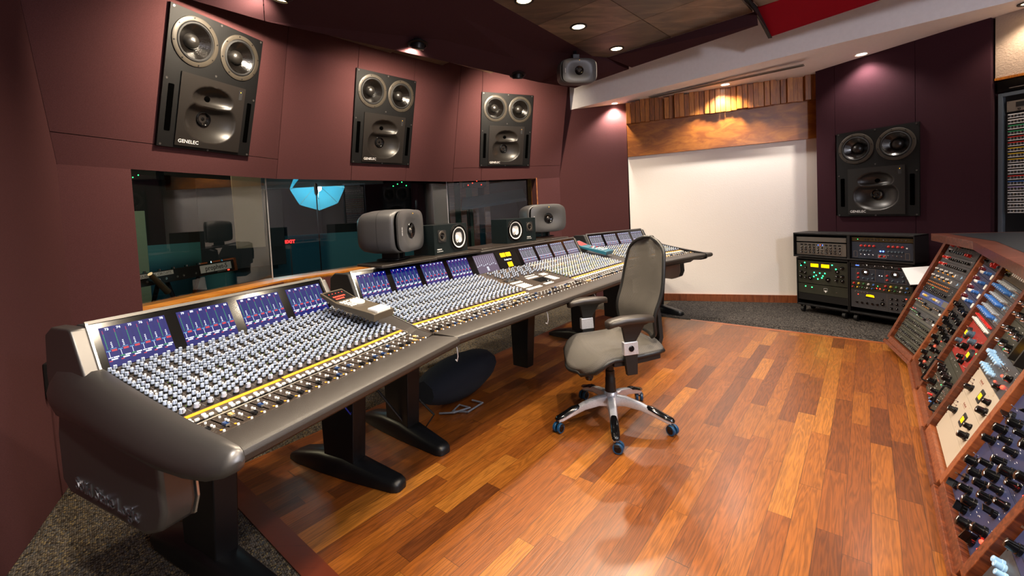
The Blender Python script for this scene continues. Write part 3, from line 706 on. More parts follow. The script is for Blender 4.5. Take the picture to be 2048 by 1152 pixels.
# ------------------------------------------------------------------ mixing console
con = empty('mixing_console', MM.copy()); tag(con, 'long angled recording console with rows of pale knobs, lit screens and a dark armrest', 'mixing console')
CI = MM.inverted(); REL = {'L': CI @ ML, 'M': Matrix.Identity(4), 'R': CI @ MR}
BB, CC = .943, .590
CPAN = mat('console_panel', '4a4038', rough=.34, metal=.5, noise=.05, nscale=300)
ARM = mat('armrest_vinyl', '2e2925', rough=.42, bump=.2, bscale=500, noise=.05)
KCAP = mat('pale_blue_knob_cap', 'b4c2da', rough=.35); KSK = mat('knob_skirt', '1a1c20', rough=.4); KBL = mat('knob_line', '15181f', rough=.5)
KCR = mat('cream_knob_cap', 'e4dab8', rough=.35)
BTN = mat('white_button', 'f4f4f0', rough=.35); YEL = mat('yellow_strip', 'f0a020', rough=.4); GRN = mat('green_mark', '6ec83c', rough=.5); REDM = mat('red_mark', 'e0402c', rough=.5)
EDGE = mat('silver_edge', 'c8c4bc', rough=.25, metal=.8)
def surf(sec, s, u0, z0, u1, z1):
    """frame on the sloping strip from (u0,z0) up to (u1,z1), local x along the console, y up the slope"""
    d = V((0, u1-u0, z1-z0)).normalized(); n = V((1, 0, 0)).cross(d)
    return REL[sec] @ frame(V((s, u0, z0)), (1, 0, 0), n), math.hypot(u1-u0, z1-z0)
PA = (-.085, .72); PB = (.030, .724); PC = (.138, .729); PD = (.176, .742); PE = (.643, .823); PF = (.718, .965)
LEN = {'L': BB, 'M': 2*BB+CC, 'R': BB}
# armrest, one piece per section, mitred where the sections meet
Jl = {}
def armrest(sec, sA, sB, sA2, sB2):
    """sA..sB along the lip, sA2..sB2 along the back edge"""
    prof = [(-.085, .72), (-.098, .714), (-.104, .700), (-.100, .684), (-.084, .672), (-.02, .664), (.03, .664), (.03, .7235)]
    secs = []
    for k in (0, 1):
        row = []
        for u, z in prof:
            t = (u+.104)/.134; s = (sA+(sA2-sA)*t) if k == 0 else (sB+(sB2-sB)*t); row.append(REL[sec] @ V((s, u, z)))
        secs.append(row)
    MB().loft([[tuple(p) for p in r] for r in secs], ARM).obj('armrest', con, smooth=50, bevel=.002)
armrest('L', .002, 1.012, .002, .985)
armrest('M', .032, 2.470, .006, 2.478)
armrest('R', .02, 1.10, 0.0, 1.03)
# panels
for sec in 'LMR':
    Ls = LEN[sec]
    for (a, b, nm, m) in ((PB, PC, 'fader_panel', CPAN), (PC, PD, 'meter_ledge', CPAN), (PD, PE, 'control_panel', CPAN)):
        M, h = surf(sec, 0, *a, *b)
        MB().box((0, 0, -.012), (Ls, h, 0), m).obj(nm, con, M=M, smooth=0, bevel=.0008)
    M, h = surf(sec, 0, *PC, *PD); MB().box((0, .0, 0), (Ls, .0035, .002), EDGE).obj('trim_line', con, M=M, smooth=0)
    # side edge lines
    M, h = surf(sec, 0, *PD, *PE)
    MB().box((-.004, -.03, -.01), (0, h, .004), EDGE).box((Ls, -.03, -.01), (Ls+.004, h, .004), EDGE).box((0, h-.006, 0), (Ls, h-.003, .004), EDGE).obj('panel_edge', con, M=M, smooth=0)
    # trough and rear housing
    def ext(name, prof, s0, s1, m, bev=.004):
        a = [tuple(REL[sec] @ V((s0, u, z))) for u, z in prof]; b = [tuple(REL[sec] @ V((s1, u, z))) for u, z in prof]
        return MB().loft([a, b], m).obj(name, con, smooth=30, bevel=bev)
    ext('trough', [(.0, .663), (.06, .62), (.20, .585), (.70, .575), (.80, .62), (.80, .79), (.66, .80), (.16, .715), (.0, .705)], .01, Ls-.01, BLKT)
    ext('screen_housing', [(.650, .815), (.722, .958), (.728, .972), (.80, .972), (.90, .93), (.91, .62), (.80, .60), (.79, .80)], -.004, Ls+.004, BLKT)
    M, h = surf(sec, 0, *PE, *PF); MB().box((-.002, 0, -.006), (Ls+.002, h+.012, .0), BLKG).obj('screen_bezel', con, M=M, smooth=0)
    MB().box((-.008, 0, -.004), (-.002, h+.016, .006), EDGE).box((Ls+.002, 0, -.004), (Ls+.008, h+.016, .006), EDGE).box((-.008, h+.012, -.004), (Ls+.008, h+.024, .004), STEEL).obj('bezel_frame', con, M=M, smooth=0)
# wedge plates between the sections
def wedge(pa, pb, name):
    top = [tuple(p) for p in pa+pb[::-1]]; n = len(top)
    MB().add(top+[(x, y, z-.02) for x, y, z in top], [tuple(range(n)), tuple(range(n, 2*n))[::-1]]+[(i, (i+1) % n, n+(i+1) % n, n+i) for i in range(n)], ARM).obj(name, con, smooth=0)
for (sa, ea, sb, eb) in (('L', BB+.004, 'M', -.004), ('M', LEN['M']+.004, 'R', -.004)):
    for (q0, q1) in ((PB, PC), (PC, PD), (PD, PE)):
        f = lambda sec, s, q: REL[sec] @ V((s, q[0], q[1]))
        wedge([f(sa, ea, q0), f(sa, ea, q1)], [f(sb, eb, q0), f(sb, eb, q1)], 'corner_plate')
    q0, q1 = (.643, .60), (.80, .60)
    a = [REL[sa] @ V((ea, .80, z)) for z in (.6, .82)]; b = [REL[sb] @ V((eb, .80, z)) for z in (.6, .82)]
    MB().quad(tuple(a[0]), tuple(b[0]), tuple(b[1]), tuple(a[1]), BLKT).obj('corner_back', con, smooth=0)
    # end faces of the screen housings toward the wedge
# housing cheeks (both ends of the centre run and inner ends of the wings)
def cheek(sec, s0, s1, m):
    prof = [(.632, .822), (.712, .970), (.73, .974), (.86, .970), (.915, .94), (.93, .80), (.92, .70), (.66, .70)]
    a = [tuple(REL[sec] @ V((s0, u, z))) for u, z in prof]; b = [tuple(REL[sec] @ V((s1, u, z))) for u, z in prof]
    MB().loft([a, b], m).obj('housing_cheek', con, smooth=30, bevel=.006)
cheek('M', -.03, -.008, BLKT); cheek('M', LEN['M']+.008, LEN['M']+.03, BLKT); cheek('L', BB+.008, BB+.03, STEEL); cheek('R', -.05, -.008, BLKT); cheek('R', BB+.008, BB+.04, BLKT)
cheek('L', -.052, -.008, STEEL)
# left end cheek: one flowing moulding
def end_cheek(sec, sgn, s0, m):
    rows = []
    for u, zt, zb, w in ((-.108, .700, .690, .012), (-.100, .716, .672, .035), (-.085, .724, .662, .05), (-.03, .733, .648, .066), (.06, .742, .640, .076), (.18, .757, .640, .084), (.35, .782, .652, .088), (.5, .808, .664, .088), (.62, .832, .672, .086), (.72, .842, .672, .082), (.84, .838, .672, .076), (.92, .80, .68, .06)):
        h = zt-zb
        pr_ = [(0, zt), (.35, zt+.003), (.62, zt-.008), (.85, zt-.28*h), (1., zt-.55*h), (.98, zt-.8*h), (.85, zb), (.3, zb-.003), (0, zb)]
        rows.append([tuple(REL[sec] @ V((s0+sgn*w*a, u, z))) for a, z in pr_])
    MB().loft(rows, m).obj('end_cheek', con, smooth=70)
    # belly panel under it
    poly = [(.20, .66), (.84, .675), (.86, .60), (.855, .44), (.80, .405), (.30, .405), (.215, .44), (.19, .50)]
    pts = []
    a = [tuple(REL[sec] @ V((s0+sgn*.060, u, z))) for u, z in poly]; b = [tuple(REL[sec] @ V((s0-sgn*.03, u, z))) for u, z in poly]
    bl = MB().loft([a, b], m).obj('side_panel', con, smooth=30, bevel=.014)
    a = [tuple(REL[sec] @ V((s0-sgn*.0301, u, z))) for u, z in poly]; b = [tuple(REL[sec] @ V((s0-sgn*.036, u, z))) for u, z in poly]
    MB().loft([a, b], EDGE).obj('edge_trim', bl, smooth=0)
    return bl
bl = end_cheek('L', -1, 0, STEEL); end_cheek('R', 1, BB+.02, BLKM)
Mt = REL['L'] @ frame(V((-.0605, .735, .44)), (0, -1, 0), (-1, 0, 0))
MB().text('Solid State Logic', .062, mat('embossed_letters', '9a9ca4', rough=.25, metal=.9), Mt, ax='L', depth=.004).obj('lettering', bl, smooth=0)
# legs with long feet
def leg(sec, s, foot=True, u0=.40, u1=.66):
    R_ = REL[sec]
    a = lambda w, ua, ub, z: [tuple(R_ @ V(p)) for p in ((s-w, ua, z), (s+w, ua, z), (s+w, ub, z), (s-w, ub, z))]
    l = MB().loft([a(.042, u0+.05, u1-.01, .055), a(.046, u0, u1, .62)], BLKM).obj('leg', con, smooth=30, bevel=.005)
    if foot:
        rows = []
        for u, w, h in ((.175, .02, .028), (.185, .036, .040), (.21, .046, .048), (.40, .056, .075), (.52, .06, .095), (.68, .06, .095), (.86, .05, .06), (.93, .035, .03)):
            rows.append([tuple(R_ @ V((s+x*w, u, z))) for x, z in ((-1, .002), (1, .002), (1, h*.7), (.75, h), (-.75, h), (-1, h*.7))])
        MB().loft(rows, BLKM).obj('foot', l, smooth=60)
leg('L', .235); leg('L', .88); leg('M', .168); leg('M', 1.33, False, .42, .62); leg('M', 2.3); leg('R', .93); leg('R', .2, False)
# ---- knobs
def knob_mesh(name, r, h, cap, n=12, skirt=True):
    b = MB()
    b.lathe([(r*1.15, 0), (r*1.1, h*.34), (r*.98, h*.36)], KSK, None, n, False, True)
    b.lathe([(r*.95, h*.3), (r*.84, h*.97), (r*.76, h)], cap, None, n, False, True)
    b.box((-r*.10, 0, h), (r*.10, r*.78, h+.0003), KBL); b.box((-r*.10, r*.80, h*.45), (r*.10, r*.9, h*.98), KBL); b.box((-r*.1, -r*.92, h*.42), (r*.1, -r*.80, h*.98), KBL)
    return b.mesh(name, 40)
kmesh = knob_mesh('knob', .0062, .0175, KCAP); kbig = knob_mesh('knob_large', .0082, .020, KCAP, 14); kcr = knob_mesh('knob_cream', .0062, .0175, KCR)
bmesh_btn = MB().prism(rrect(.007, .005, .0015, 2), 0, .004, BTN).mesh('push_button', 30)
rb = MB().lathe([(.0038, 0), (.0034, .0045), (.001, .0052)], BTN, None, 8, False, True).mesh('round_button', 60)
class Bulk:
    def __init__(s): s.it = []
    def add(s, me, M): s.it.append((me, M))
def bulk_out(items, name, keep=100):
    items.sort(key=lambda t: t[2])
    for me, M, d in items[:keep]: inst(name, me, con, M)
    if len(items) > keep:
        b = MB(); cache = {}
        for me, M, d in items[keep:]:
            if me.name not in cache: cache[me.name] = ([tuple(v.co) for v in me.vertices], [(tuple(p.vertices), p.material_index) for p in me.polygons], [m for m in me.materials])
            vs, fs, ms = cache[me.name]; o = len(b.v)
            b.v += [tuple(M @ V(p)) for p in vs]; ks = [b.mi(m) for m in ms]
            for f, k in fs: b.f.append([i+o for i in f]); b.m.append(ks[k])
        me = bpy.data.meshes.new(name+'_rows'); me.from_pydata(b.v, [], b.f)
        for m in b.mats: me.materials.append(m)
        me.polygons.foreach_set('material_index', b.m); me.update()
        o = bpy.data.objects.new(name+'_rows', me); COL.objects.link(o); o.parent = con; tag(o, kind='stuff')
rk = random.Random(11)
KN = []; BT = []; MK = MB(); camw = CI @ V((0, 0, CAMZ))
def put(lst, me, M): lst.append((me, M, (M.translation-camw).length))
CH = BB/24
def bucket(sec, s0, cream=False):
    M, h = surf(sec, 0, *PD, *PE)
    rows = 17
    for c in range(24):
        for r in range(rows):
            y = .036+r*(h-.055)/(rows-1)
            for q in (0, 1):
                x = s0+CH*(c+.27+.46*q); yy = y+(.010 if q else 0)
                if r == 0 and q == 0:
                    put(KN, kbig, M @ T((x+.004, y-.004, 0)) @ RZ(rk.uniform(-2, 2))); continue
                if r in (0,) or (r in (6, 12) and q): put(BT, rb, M @ T((x, yy, 0))); continue
                if q and r % 4 == 3: put(BT, rb, M @ T((x-.003, yy, 0))); put(BT, rb, M @ T((x+.006, yy-.006, 0))); continue
                me = kcr if (cream and rk.random() < .25) else kmesh
                put(KN, me, M @ T((x, yy, 0)) @ RZ(rk.uniform(-.6, .6)))
                if r > 0:
                    mc = REDM if r in (10, 14) and rk.random() < .7 else (GRN if r < 10 else EDGE)
                    if rk.random() < .6: MK.add([(x-.006, yy+.0085, .0004), (x+.006, yy+.0085, .0004), (x+.004, yy+.011, .0004), (x-.004, yy+.011, .0004)], [(0, 1, 2, 3)], mc, M)
                    MK.add([(x-.007, yy-.0105, .0004), (x+.007, yy-.0105, .0004), (x+.007, yy-.0095, .0004), (x-.007, yy-.0095, .0004)], [(0, 1, 2, 3)], EDGE, M)
        x = s0+CH*(c+1); MK.box((x-.0004, .03, 0), (x+.0004, h-.01, .0004), EDGE, M)
        # white double buttons on the ledge above the faders
        Mc, hc = surf(sec, 0, *PC, *PD)
        for dx, dy in ((.26, .016), (.26, .028), (.68, .018)):
            put(BT, bmesh_btn, Mc @ T((s0+CH*(c+dx), dy, 0)) @ Matrix.Diagonal((1.7, 1.9, 1.2, 1)))
        # fader: slot, marks, cap, little round buttons
        Mf, hf = surf(sec, 0, *PB, *PC)
        x = s0+CH*(c+.32); MK.box((x-.0017, .012, .0002), (x+.0017, hf-.004, .0006), PRT, Mf)
        for k in range(8): yk = .018+k*.0112; MK.box((x+.004, yk, .0002), (x+.009, yk+.0012, .0006), EDGE, Mf); MK.box((x-.009, yk, .0002), (x-.004, yk+.0008, .0006), EDGE, Mf)
        x2 = s0+CH*(c+.82)
        for yk in (.004, .052, .064, .094): put(BT, rb, Mf @ T((x2, yk, 0)))
        MK.box((x2-.003, .014, .0002), (x2+.003, .021, .0006), YEL, Mf); MK.box((x2-.0006, .02, .0002), (x2+.0006, .05, .0006), EDGE, Mf)
        FD.append((sec, x, rk.choice([.018, .02, .024, .03, .016, .022, .05]) if rk.random() < .85 else .07, Mf))
    # yellow scribble tape, in two or three lengths
    Mc, hc = surf(sec, 0, *PC, *PD); M2, _ = surf(sec, 0, *PD, *PE)
    for a, b, dy in ((0, 8, -.001), (8.1, 16, .002), (16.1, 24, 0)):
        MB().box((s0+CH*a+.004, .002+dy, .0), (s0+CH*b-.002, .0165+dy, .0012), YEL).obj('label_tape', con, M=M2, smooth=0)
    MB().box((s0+.004, .0, .0), (s0+BB-.004, .0095, .0008), BLKG).obj('display_strip', con, M=M_strip(sec), smooth=0)
def M_strip(sec): M, h = surf(sec, 0, *PC, *PD); return M @ T((0, .004, 0))
FD = []
bucket('L', 0); bucket('M', 0); bucket('M', BB+CC, True); bucket('R', 0, True)
# centre section
M, h = surf('M', BB, *PD, *PE)
for c in range(13):
    for r in range(8):
        if (c*3+r) % 5 == 0: continue
        x = .10+c*.0375; y = .27+r*.0245
        if x < CC-.02: put(KN, kmesh, M @ T((x, y+(c % 2)*.01, 0)) @ RZ(rk.uniform(-1, 1)))
for (x0, y0, nx, ny) in ((.05, .02, 11, 2), (.06, .07, 7, 5), (.27, .03, 7, 2), (.44, .07, 5, 6), (.06, .17, 8, 2), (.27, .19, 9, 2), (.30, .24, 8, 1), (.46, .19, 5, 3)):
    for i in range(nx):
        for j in range(ny): put(BT, bmesh_btn, M @ T((x0+i*.0155, y0+j*.0165, 0)) @ Matrix.Diagonal((1.5, 1.8, 1, 1)))
MB().box((.285, .085, 0), (.42, .165, .0015), BLKG).obj('control_display', con, M=M, smooth=0)
MB().lathe([(.019, 0), (.018, .006), (.012, .012), (.001, .014)], BLKG, M @ T((.35, .065, 0)), 20, False).obj('trackball', con)
MB().box((.06, .22, 0), (.19, .265, .0012), BLKG).obj('control_display', con, M=M, smooth=0)
for c in range(14):
    Mf, hf = surf('M', BB, *PB, *PC); x = .03+c*.0393
    if c < 14: MK.box((x-.0017, .012, .0002), (x+.0017, hf-.004, .0006), PRT, Mf); FD.append(('M', x, rk.choice([.02, .03, .08, .09]), Mf))
    for yk in (.004, .06, .09): put(BT, rb, Mf @ T((x+.018, yk, 0)))
for i, (sec, x, y, Mf) in enumerate(FD):
    FD[i] = (x, y, Mf, ((Mf @ V((x, y, 0)))-camw).length)
FCAP = [mat('fader_black', '16161a', rough=.3), mat('fader_cream', 'd8b878', rough=.4), mat('fader_blue', '1c3c6e', rough=.35)]
fms = [MB().loft([[(-.0055, -.0105, .004), (.0055, -.0105, .004), (.0055, .0105, .004), (-.0055, .0105, .004)], [(-.005, -.010, .010), (.005, -.010, .010), (.005, .010, .010), (-.005, .010, .010)], [(-.0045, -.003, .0075), (.0045, -.003, .0075), (.0045, .003, .0075), (-.0045, .003, .0075)]], m).box((-.0055, -.0115, .003), (.0055, -.0090, .009), BLK if m is FCAP[0] else EDGE).box((-.0008, -.004, -.002), (.0008, .004, .005), STEEL).mesh('fader', 30) for m in FCAP]
FD.sort(key=lambda t: t[3]); fl = []
for x, y, Mf, d in FD: fl.append((fms[rk.choice([0, 0, 0, 1, 2])], Mf @ T((x, y, 0)), d))
bulk_out(fl, 'fader')
bulk_out(KN, 'knob'); bulk_out(BT, 'push_button')
mk = bpy.data.meshes.new('panel_markings'); mk.from_pydata(MK.v, [], MK.f)
for m in MK.mats: mk.materials.append(m)
mk.polygons.foreach_set('material_index', MK.m); o = bpy.data.objects.new('panel_markings', mk); COL.objects.link(o); o.parent = con; tag(o, kind='stuff')
# ---- screens
SBG = glow('screen_blue', '0c1c90', .42); SBG2 = glow('screen_violet', '3a3080', .6); SBG3 = glow('screen_grey_violet', '7c6c80', .6)
SW = glow('screen_white', 'e8f0ff', 1.1); SG = glow('screen_green', '40c868', .6); SR = glow('screen_red', 'e84858', .6); SC = glow('screen_cyan', '60a8e0', .55); SD = glow('screen_grid', '10184c', .4)
SLN = glow('screen_line', '3850b0', .2); SBLK = glow('screen_black', '080606', .1)
def screen(sec, s, wdt, num, bg, dense=False):
    M, h = surf(sec, s, *PE, *PF); y0, y1 = .006, h-.008; b = MB()
    q = lambda x0, a0, x1, a1, m, z=.0014: b.quad((x0, a0, z), (x1, a0, z), (x1, a1, z), (x0, a1, z), m, M)
    b.box((0, y0, 0), (wdt, y1, .001), bg, M); n = 12 if dense else 6; cw = wdt/n; H = y1-y0
    for i in range(n):
        x = i*cw
        if i: q(x-.0003, y0, x+.0003, y1, SLN)
        if not dense:
            b.text(str(num+i), .0115, SW, M @ T((x+cw*.62, y0+H*.915, .0014)), bold=.03)
            for k in range(16): q(x+.006, y0+H*(.45+.03*k), x+.0085, y0+H*(.465+.03*k), SR if k > 12 else SG)
            for k in range(9): q(x+cw*.55, y0+H*(.58+.035*k), x+cw*.8, y0+H*(.585+.035*k), SD)
            for k in range(4): q(x+cw*.56+(.001 if k % 2 else 0), y0+H*(.47+.04*k), x+cw*.7, y0+H*(.49+.04*k), SW)
            q(x+cw*.42, y0+H*.435, x+cw*.95, y0+H*.452, SC); q(x+cw*.05, y0+H*.385, x+cw*.42, y0+H*.415, SC); q(x+cw*.5, y0+H*.375, x+cw*.95, y0+H*.425, SR)
            q(x+cw*.22, y0+H*.25, x+cw*.26, y0+H*.385, SW)
            for k in range(5): q(x+cw*.6, y0+H*(.27+.02*k), x+cw*.85, y0+H*(.277+.02*k), SLN)
            q(x+cw*.05, y0+H*.222, x+cw*.42, y0+H*.242, SG if i % 3 else SW); q(x+cw*.48, y0+H*.215, x+cw*.95, y0+H*.245, SW); q(x+cw*.25, y0+H*.17, x+cw*.8, y0+H*.2, SW)
            q(x+cw*.05, y0+H*.14, x+cw*.32, y0+H*.162, SR)
            for k in range(7): q(x+.001, y0+H*(.015+.016*k), x+cw-.001, y0+H*(.018+.016*k), SLN) if k % 2 else None
        else:
            q(x+cw*.2, y1-.012, x+cw*.7, y1-.005, SW if i % 2 else SC)
            for k in range(12): q(x+cw*.3, y0+H*(.42+.035*k), x+cw*.55, y0+H*(.435+.035*k), SG if (i*k) % 4 else SW)
            q(x+cw*.1, y0+H*.33, x+cw*.85, y0+H*.36, SW); q(x+cw*.2, y0+H*.22, x+cw*.5, y0+H*.31, SR if i % 3 == 0 else SC); q(x+cw*.1, y0+H*.19, x+cw*.9, y0+H*.205, SW)
    return b.obj('screen', con, smooth=0)
for k in range(4):
    screen('L', .022+.236*k, .196, 73+6*k, SBG)
    screen('M', .022+.236*k, .196, 1+6*k, SBG if k < 2 else SBG2)
    screen('M', BB+CC+.022+.236*k, .196, 25+6*k, SBG3, True)
    screen('R', .022+.236*k, .196, 49+6*k, SBG3, True)
M, h = surf('M', BB, *PE, *PF); b = MB(); b.box((.05, .006, 0), (.285, h-.008, .001), SBG3, M)
for i in range(10):
    x = .06+i*.0225; b.quad((x, .06, .0014), (x+.001, .06, .0014), (x+.001, h-.02, .0014), (x, h-.02, .0014), SW, M)
    b.quad((x-.006, .06+.006*(i % 3), .0014), (x+.008, .06+.006*(i % 3), .0014), (x+.008, .063+.006*(i % 3), .0014), (x-.006, .063+.006*(i % 3), .0014), SW, M)
for k in range(4): b.quad((.15, .018+.009*k, .0014), (.172, .018+.009*k, .0014), (.172, .023+.009*k, .0014), (.15, .023+.009*k, .0014), SW, M)
b.obj('screen', con, smooth=0)
b = MB().box((.30, .004, 0), (.56, h-.006, .001), SBLK, M)
for x0, y0, x1, y1 in ((.355, .105, .415, .14), (.425, .105, .485, .14), (.40, .015, .46, .055)):
    b.quad((x0, y0, .0014), (x1, y0, .0014), (x1, y1, .0014), (x0, y1, .0014), LY, M)
    b.quad(((x0+x1)/2, y0+.004, .0017), ((x0+x1)/2+.001, y0+.004, .0017), ((x0+x1)/2+.01, y1-.008, .0017), ((x0+x1)/2+.009, y1-.008, .0017), BLK, M)
b.text('Duality Fuse', .018, SW, M @ T((.425, .073, .0014)), bold=.02)
b.obj('meter_display', con, smooth=0)
# ------------------------------------------------------------------ rack gear
def gface(h): return .4826, h
KB = {}
def kn(kind, r, h, cap, skirt=None, ptr=None, n=14):
    k = (kind, r, h, cap.name, skirt and skirt.name)
    if k in KB: return KB[k]
    b = MB()
    if kind == 'round':
        b.lathe([(r*1.1, 0), (r*1.05, h*.25), (r*.9, h*.3), (r*.82, h*.95), (r*.7, h)], cap, None, n, False, True, mlist=[skirt or cap]*2+[cap]*3)
        b.box((-r*.09, 0, h), (r*.09, r*.7, h+.0004), ptr or TXT)
    elif kind == 'chicken':
        b.lathe([(r, 0), (r*.95, h*.35)], cap, None, n, False, True)
        b.loft([[(-r*.3, -r*.8, 0), (r*.3, -r*.8, 0), (r*.12, r*1.4, 0), (-r*.12, r*1.4, 0)], [(-r*.2, -r*.7, h), (r*.2, -r*.7, h), (r*.06, r*1.3, h), (-r*.06, r*1.3, h)]], cap)
    elif kind == 'chrome':
        b.lathe([(r, 0), (r*.95, h*.55), (r*.7, h*.6)], skirt or BLK, None, n, False, True); b.lathe([(r*.72, h*.55), (r*.7, h*.9), (r*.5, h)], cap, None, n, False, True)
    elif kind == 'toggle':
        b.lathe([(.0045, 0), (.004, .003)], CHR, None, 8, False, True); b.cyl((0, 0, .002), (0, .006, .014), .0017, CHR, r1=.0024, n=6)
    elif kind == 'btn':
        b.prism(rrect(r, h, min(r, h)*.15, 2), 0, .005, cap)
    elif kind == 'led':
        b.lathe([(r, 0), (r*.9, r*.5), (r*.3, r*.9)], cap, None, 10, False, True)
    KB[k] = b.mesh(kind+'_part', 40); return KB[k]
def kk(x, y, r=.008, h=.016, cap=BLKG, kind='round', sk=None, a=None): return ('knob', kn(kind, r, h, cap, sk), x, y, a)
def tg(x, y): return ('toggle_switch', kn('toggle', .004, .01, CHR), x, y, 0)
def bt(x, y, m, w=.010, h=.007): return ('button', kn('btn', w, h, m), x, y, 0)
def ld(x, y, m, r=.0028): return ('indicator_light', kn('led', r, .003, m), x, y, 0)
def row(f, n, x0, x1, y, *a, **k): return [f(x0+(x1-x0)*i/max(1, n-1), y, *a, **k) for i in range(n)]
GR = random.Random(5)
def gear(M, h, fm, label, cat='audio rack unit', parts=(), group=None, draw=None, name='rack_unit', dep=.16, w=.4826):
    e = empty(name, M); tag(e, label, cat, group)
    f = MB().box((-w/2, -h/2+.0008, -.004), (w/2, h/2-.0008, 0), fm)
    for sx in (-1, 1):
        for sy in ((-1, 1) if h > .05 else (0,)): f.lathe([(.0032, 0), (.003, .0015)], STEEL, T((sx*(w/2-.008), sy*(h/2-.009), 0)), 8, False, True)
    if draw: draw(f)
    f.obj('faceplate', e, smooth=0)
    MB().box((-.215, -h/2+.002, -dep), (.215, h/2-.002, -.0042), BLKM).obj('chassis', e, smooth=0)
    ps = list(parts); big = len(ps) > 100
    for nm, me, x, y, a in ps[:100]: inst(nm, me, e, T((x, y, 0)) @ RZ(GR.uniform(-2.2, 2.2) if a is None else a))
    return e
def meter(f, x, y, w, h, face, frm=BLK, needle=BLK, d=.003):
    f.box((x-w/2-.004, y-h/2-.004, 0), (x+w/2+.004, y+h/2+.004, d), frm); f.quad((x-w/2, y-h/2, d+.0004), (x+w/2, y-h/2, d+.0004), (x+w/2, y+h/2, d+.0004), (x-w/2, y+h/2, d+.0004), face)
    f.quad((x-.0008, y-h*.4, d+.0008), (x+.0008, y-h*.4, d+.0008), (x-w*.28, y+h*.35, d+.0008), (x-w*.3, y+h*.33, d+.0008), needle)
def lines(f, ys, x0, x1, m, t=.0006):
    for y in ys: f.box((x0, y-t, 0), (x1, y+t, .0004), m)
def vlines(f, xs, y0, y1, m, t=.0006):
    for x in xs: f.box((x-t, y0, 0), (x+t, y1, .0004), m)
def outline(f, x0, y0, x1, y1, m, t=.0009):
    f.box((x0, y0-t, 0), (x1, y0+t, .0006), m); f.box((x0, y1-t, 0), (x1, y1+t, .0006), m); f.box((x0-t, y0, 0), (x0+t, y1, .0006), m); f.box((x1-t, y0, 0), (x1+t, y1, .0006), m)
def scrib(f, n, w, h, m=TXT, seed=0):     # tiny unreadable panel legends
    r = random.Random(seed)
    for i in range(n):
        x = r.uniform(-w/2+.02, w/2-.03); y = r.uniform(-h/2+.006, h/2-.006); f.box((x, y, 0), (x+r.uniform(.004, .012), y+.0012, .0003), m)
P_GRY = mat('panel_grey', '46464a', rough=.45, metal=.3); P_DRK = mat('panel_charcoal', '26272a', rough=.45, metal=.3); P_OLV = mat('panel_olive', '34352c', rough=.45, metal=.2)
P_SIL = mat('panel_silver', '8e8880', rough=.35, metal=.7); P_BLU = mat('panel_slate_blue', '353c4a', rough=.45, metal=.2); P_BRN = mat('panel_bronze', '4a3e24', rough=.4, metal=.4)
P_CRM = mat('panel_cream', 'b0a494', rough=.45); P_RED = mat('panel_red', '8c1a14', rough=.4); P_VIO = mat('panel_blue_violet', '2c3458', rough=.42, metal=.1); P_BL2 = mat('panel_royal_blue', '3a4a86', rough=.4)
K_RED = mat('red_knob', 'd02820', rough=.35); K_BLU = mat('blue_knob', '3468b0', rough=.35); K_GRY = mat('grey_knob', '8c9096', rough=.35); K_TEAL = mat('slate_knob', '3c5060', rough=.35)
K_YEL = mat('yellow_knob', 'e0b828', rough=.35); K_GRN = mat('green_knob', '2c6c34', rough=.35); K_WHT = mat('white_knob', 'e0dcd6', rough=.35); K_SKY = mat('sky_blue_knob', '8cb4d8', rough=.35); K_ORG = mat('amber_knob', 'a4622c', rough=.4); K_DRD = mat('dark_red_knob', '5c1420', rough=.35)
# ---- wheeled racks by the right wall
RN = V((.895, .447, 0)); RR = V((.447, -.895, 0)); RP = V((3.779, 4.426, 0))-RN*.30
def RK(x, z, out=0): return frame(RP+RR*x-RN*out+V((0, 0, z)), RR, -RN)
CAB = mat('black_cabinet', '131213', rough=.5, noise=.2, nscale=40)
def cabinet(x0, x1, z0, z1, label, div=None, wheels=True, dep=.27, out=0., group='black rack cabinets'):
    M = RK((x0+x1)/2, z0, out); e = empty('rack_cabinet', M); tag(e, label, 'equipment rack', group); w = x1-x0; h = z1-z0; t = .016
    b = MB(); b.box((-w/2, 0, -dep), (-w/2+t*.55, h, .012), CAB).box((w/2-t*.55, 0, -dep), (w/2, h, .012), CAB).box((-w/2, 0, -dep), (w/2, t, .012), CAB).box((-w/2, h-t, -dep), (w/2, h, .012), CAB).box((-w/2, 0, -dep), (w/2, h, -dep+.01), CAB)
    b.obj('body', e, smooth=0, bevel=.0015)
    if div: MB().box((div-.012, t, -dep+.01), (div+.012, h-t, .01), CAB).obj('divider', e, smooth=0)
    if wheels:
        for x in (-w/2+.05, w/2-.05):
            for z in (-.03, -dep+.05):
                c = MB().box((x-.028, -.006, z-.028), (x+.028, 0, z+.028), BLKM).box((x-.02, -.045, z-.004), (x-.015, -.004, z+.02), BLKM).box((x+.015, -.045, z-.004), (x+.02, -.004, z+.02), BLKM)
                c.obj('caster', e, smooth=0).name = 'caster'
                MB().cyl((x-.014, -.0475, z+.012), (x+.014, -.0475, z+.012), .0285, RUB, n=20).obj('wheel', e)
    return e
cabinet(-.617, -.112, .082, .612, 'black wheeled rack with green lit unit, beside the white wall')
cabinet(-.108, .402, .082, .612, 'black wheeled rack with small coloured knobs, next to the wooden desk')
cabinet(-.640, .418, .620, .885, 'wide black cabinet with two openings, lying on the two wheeled racks', div=-.105+.111, wheels=False, out=.012)
gr = 'outboard units in the wheeled racks'
def d1(f): 
    for k in range(10): f.box((-.205+k*.041, -.055, .0002), (-.167+k*.041, .058, .0022), P_SIL if k not in (4, 5) else EDGE)
    for k in range(10): f.box((-.200+k*.041, .036, .0022), (-.174+k*.041, .052, .0028), BLK)
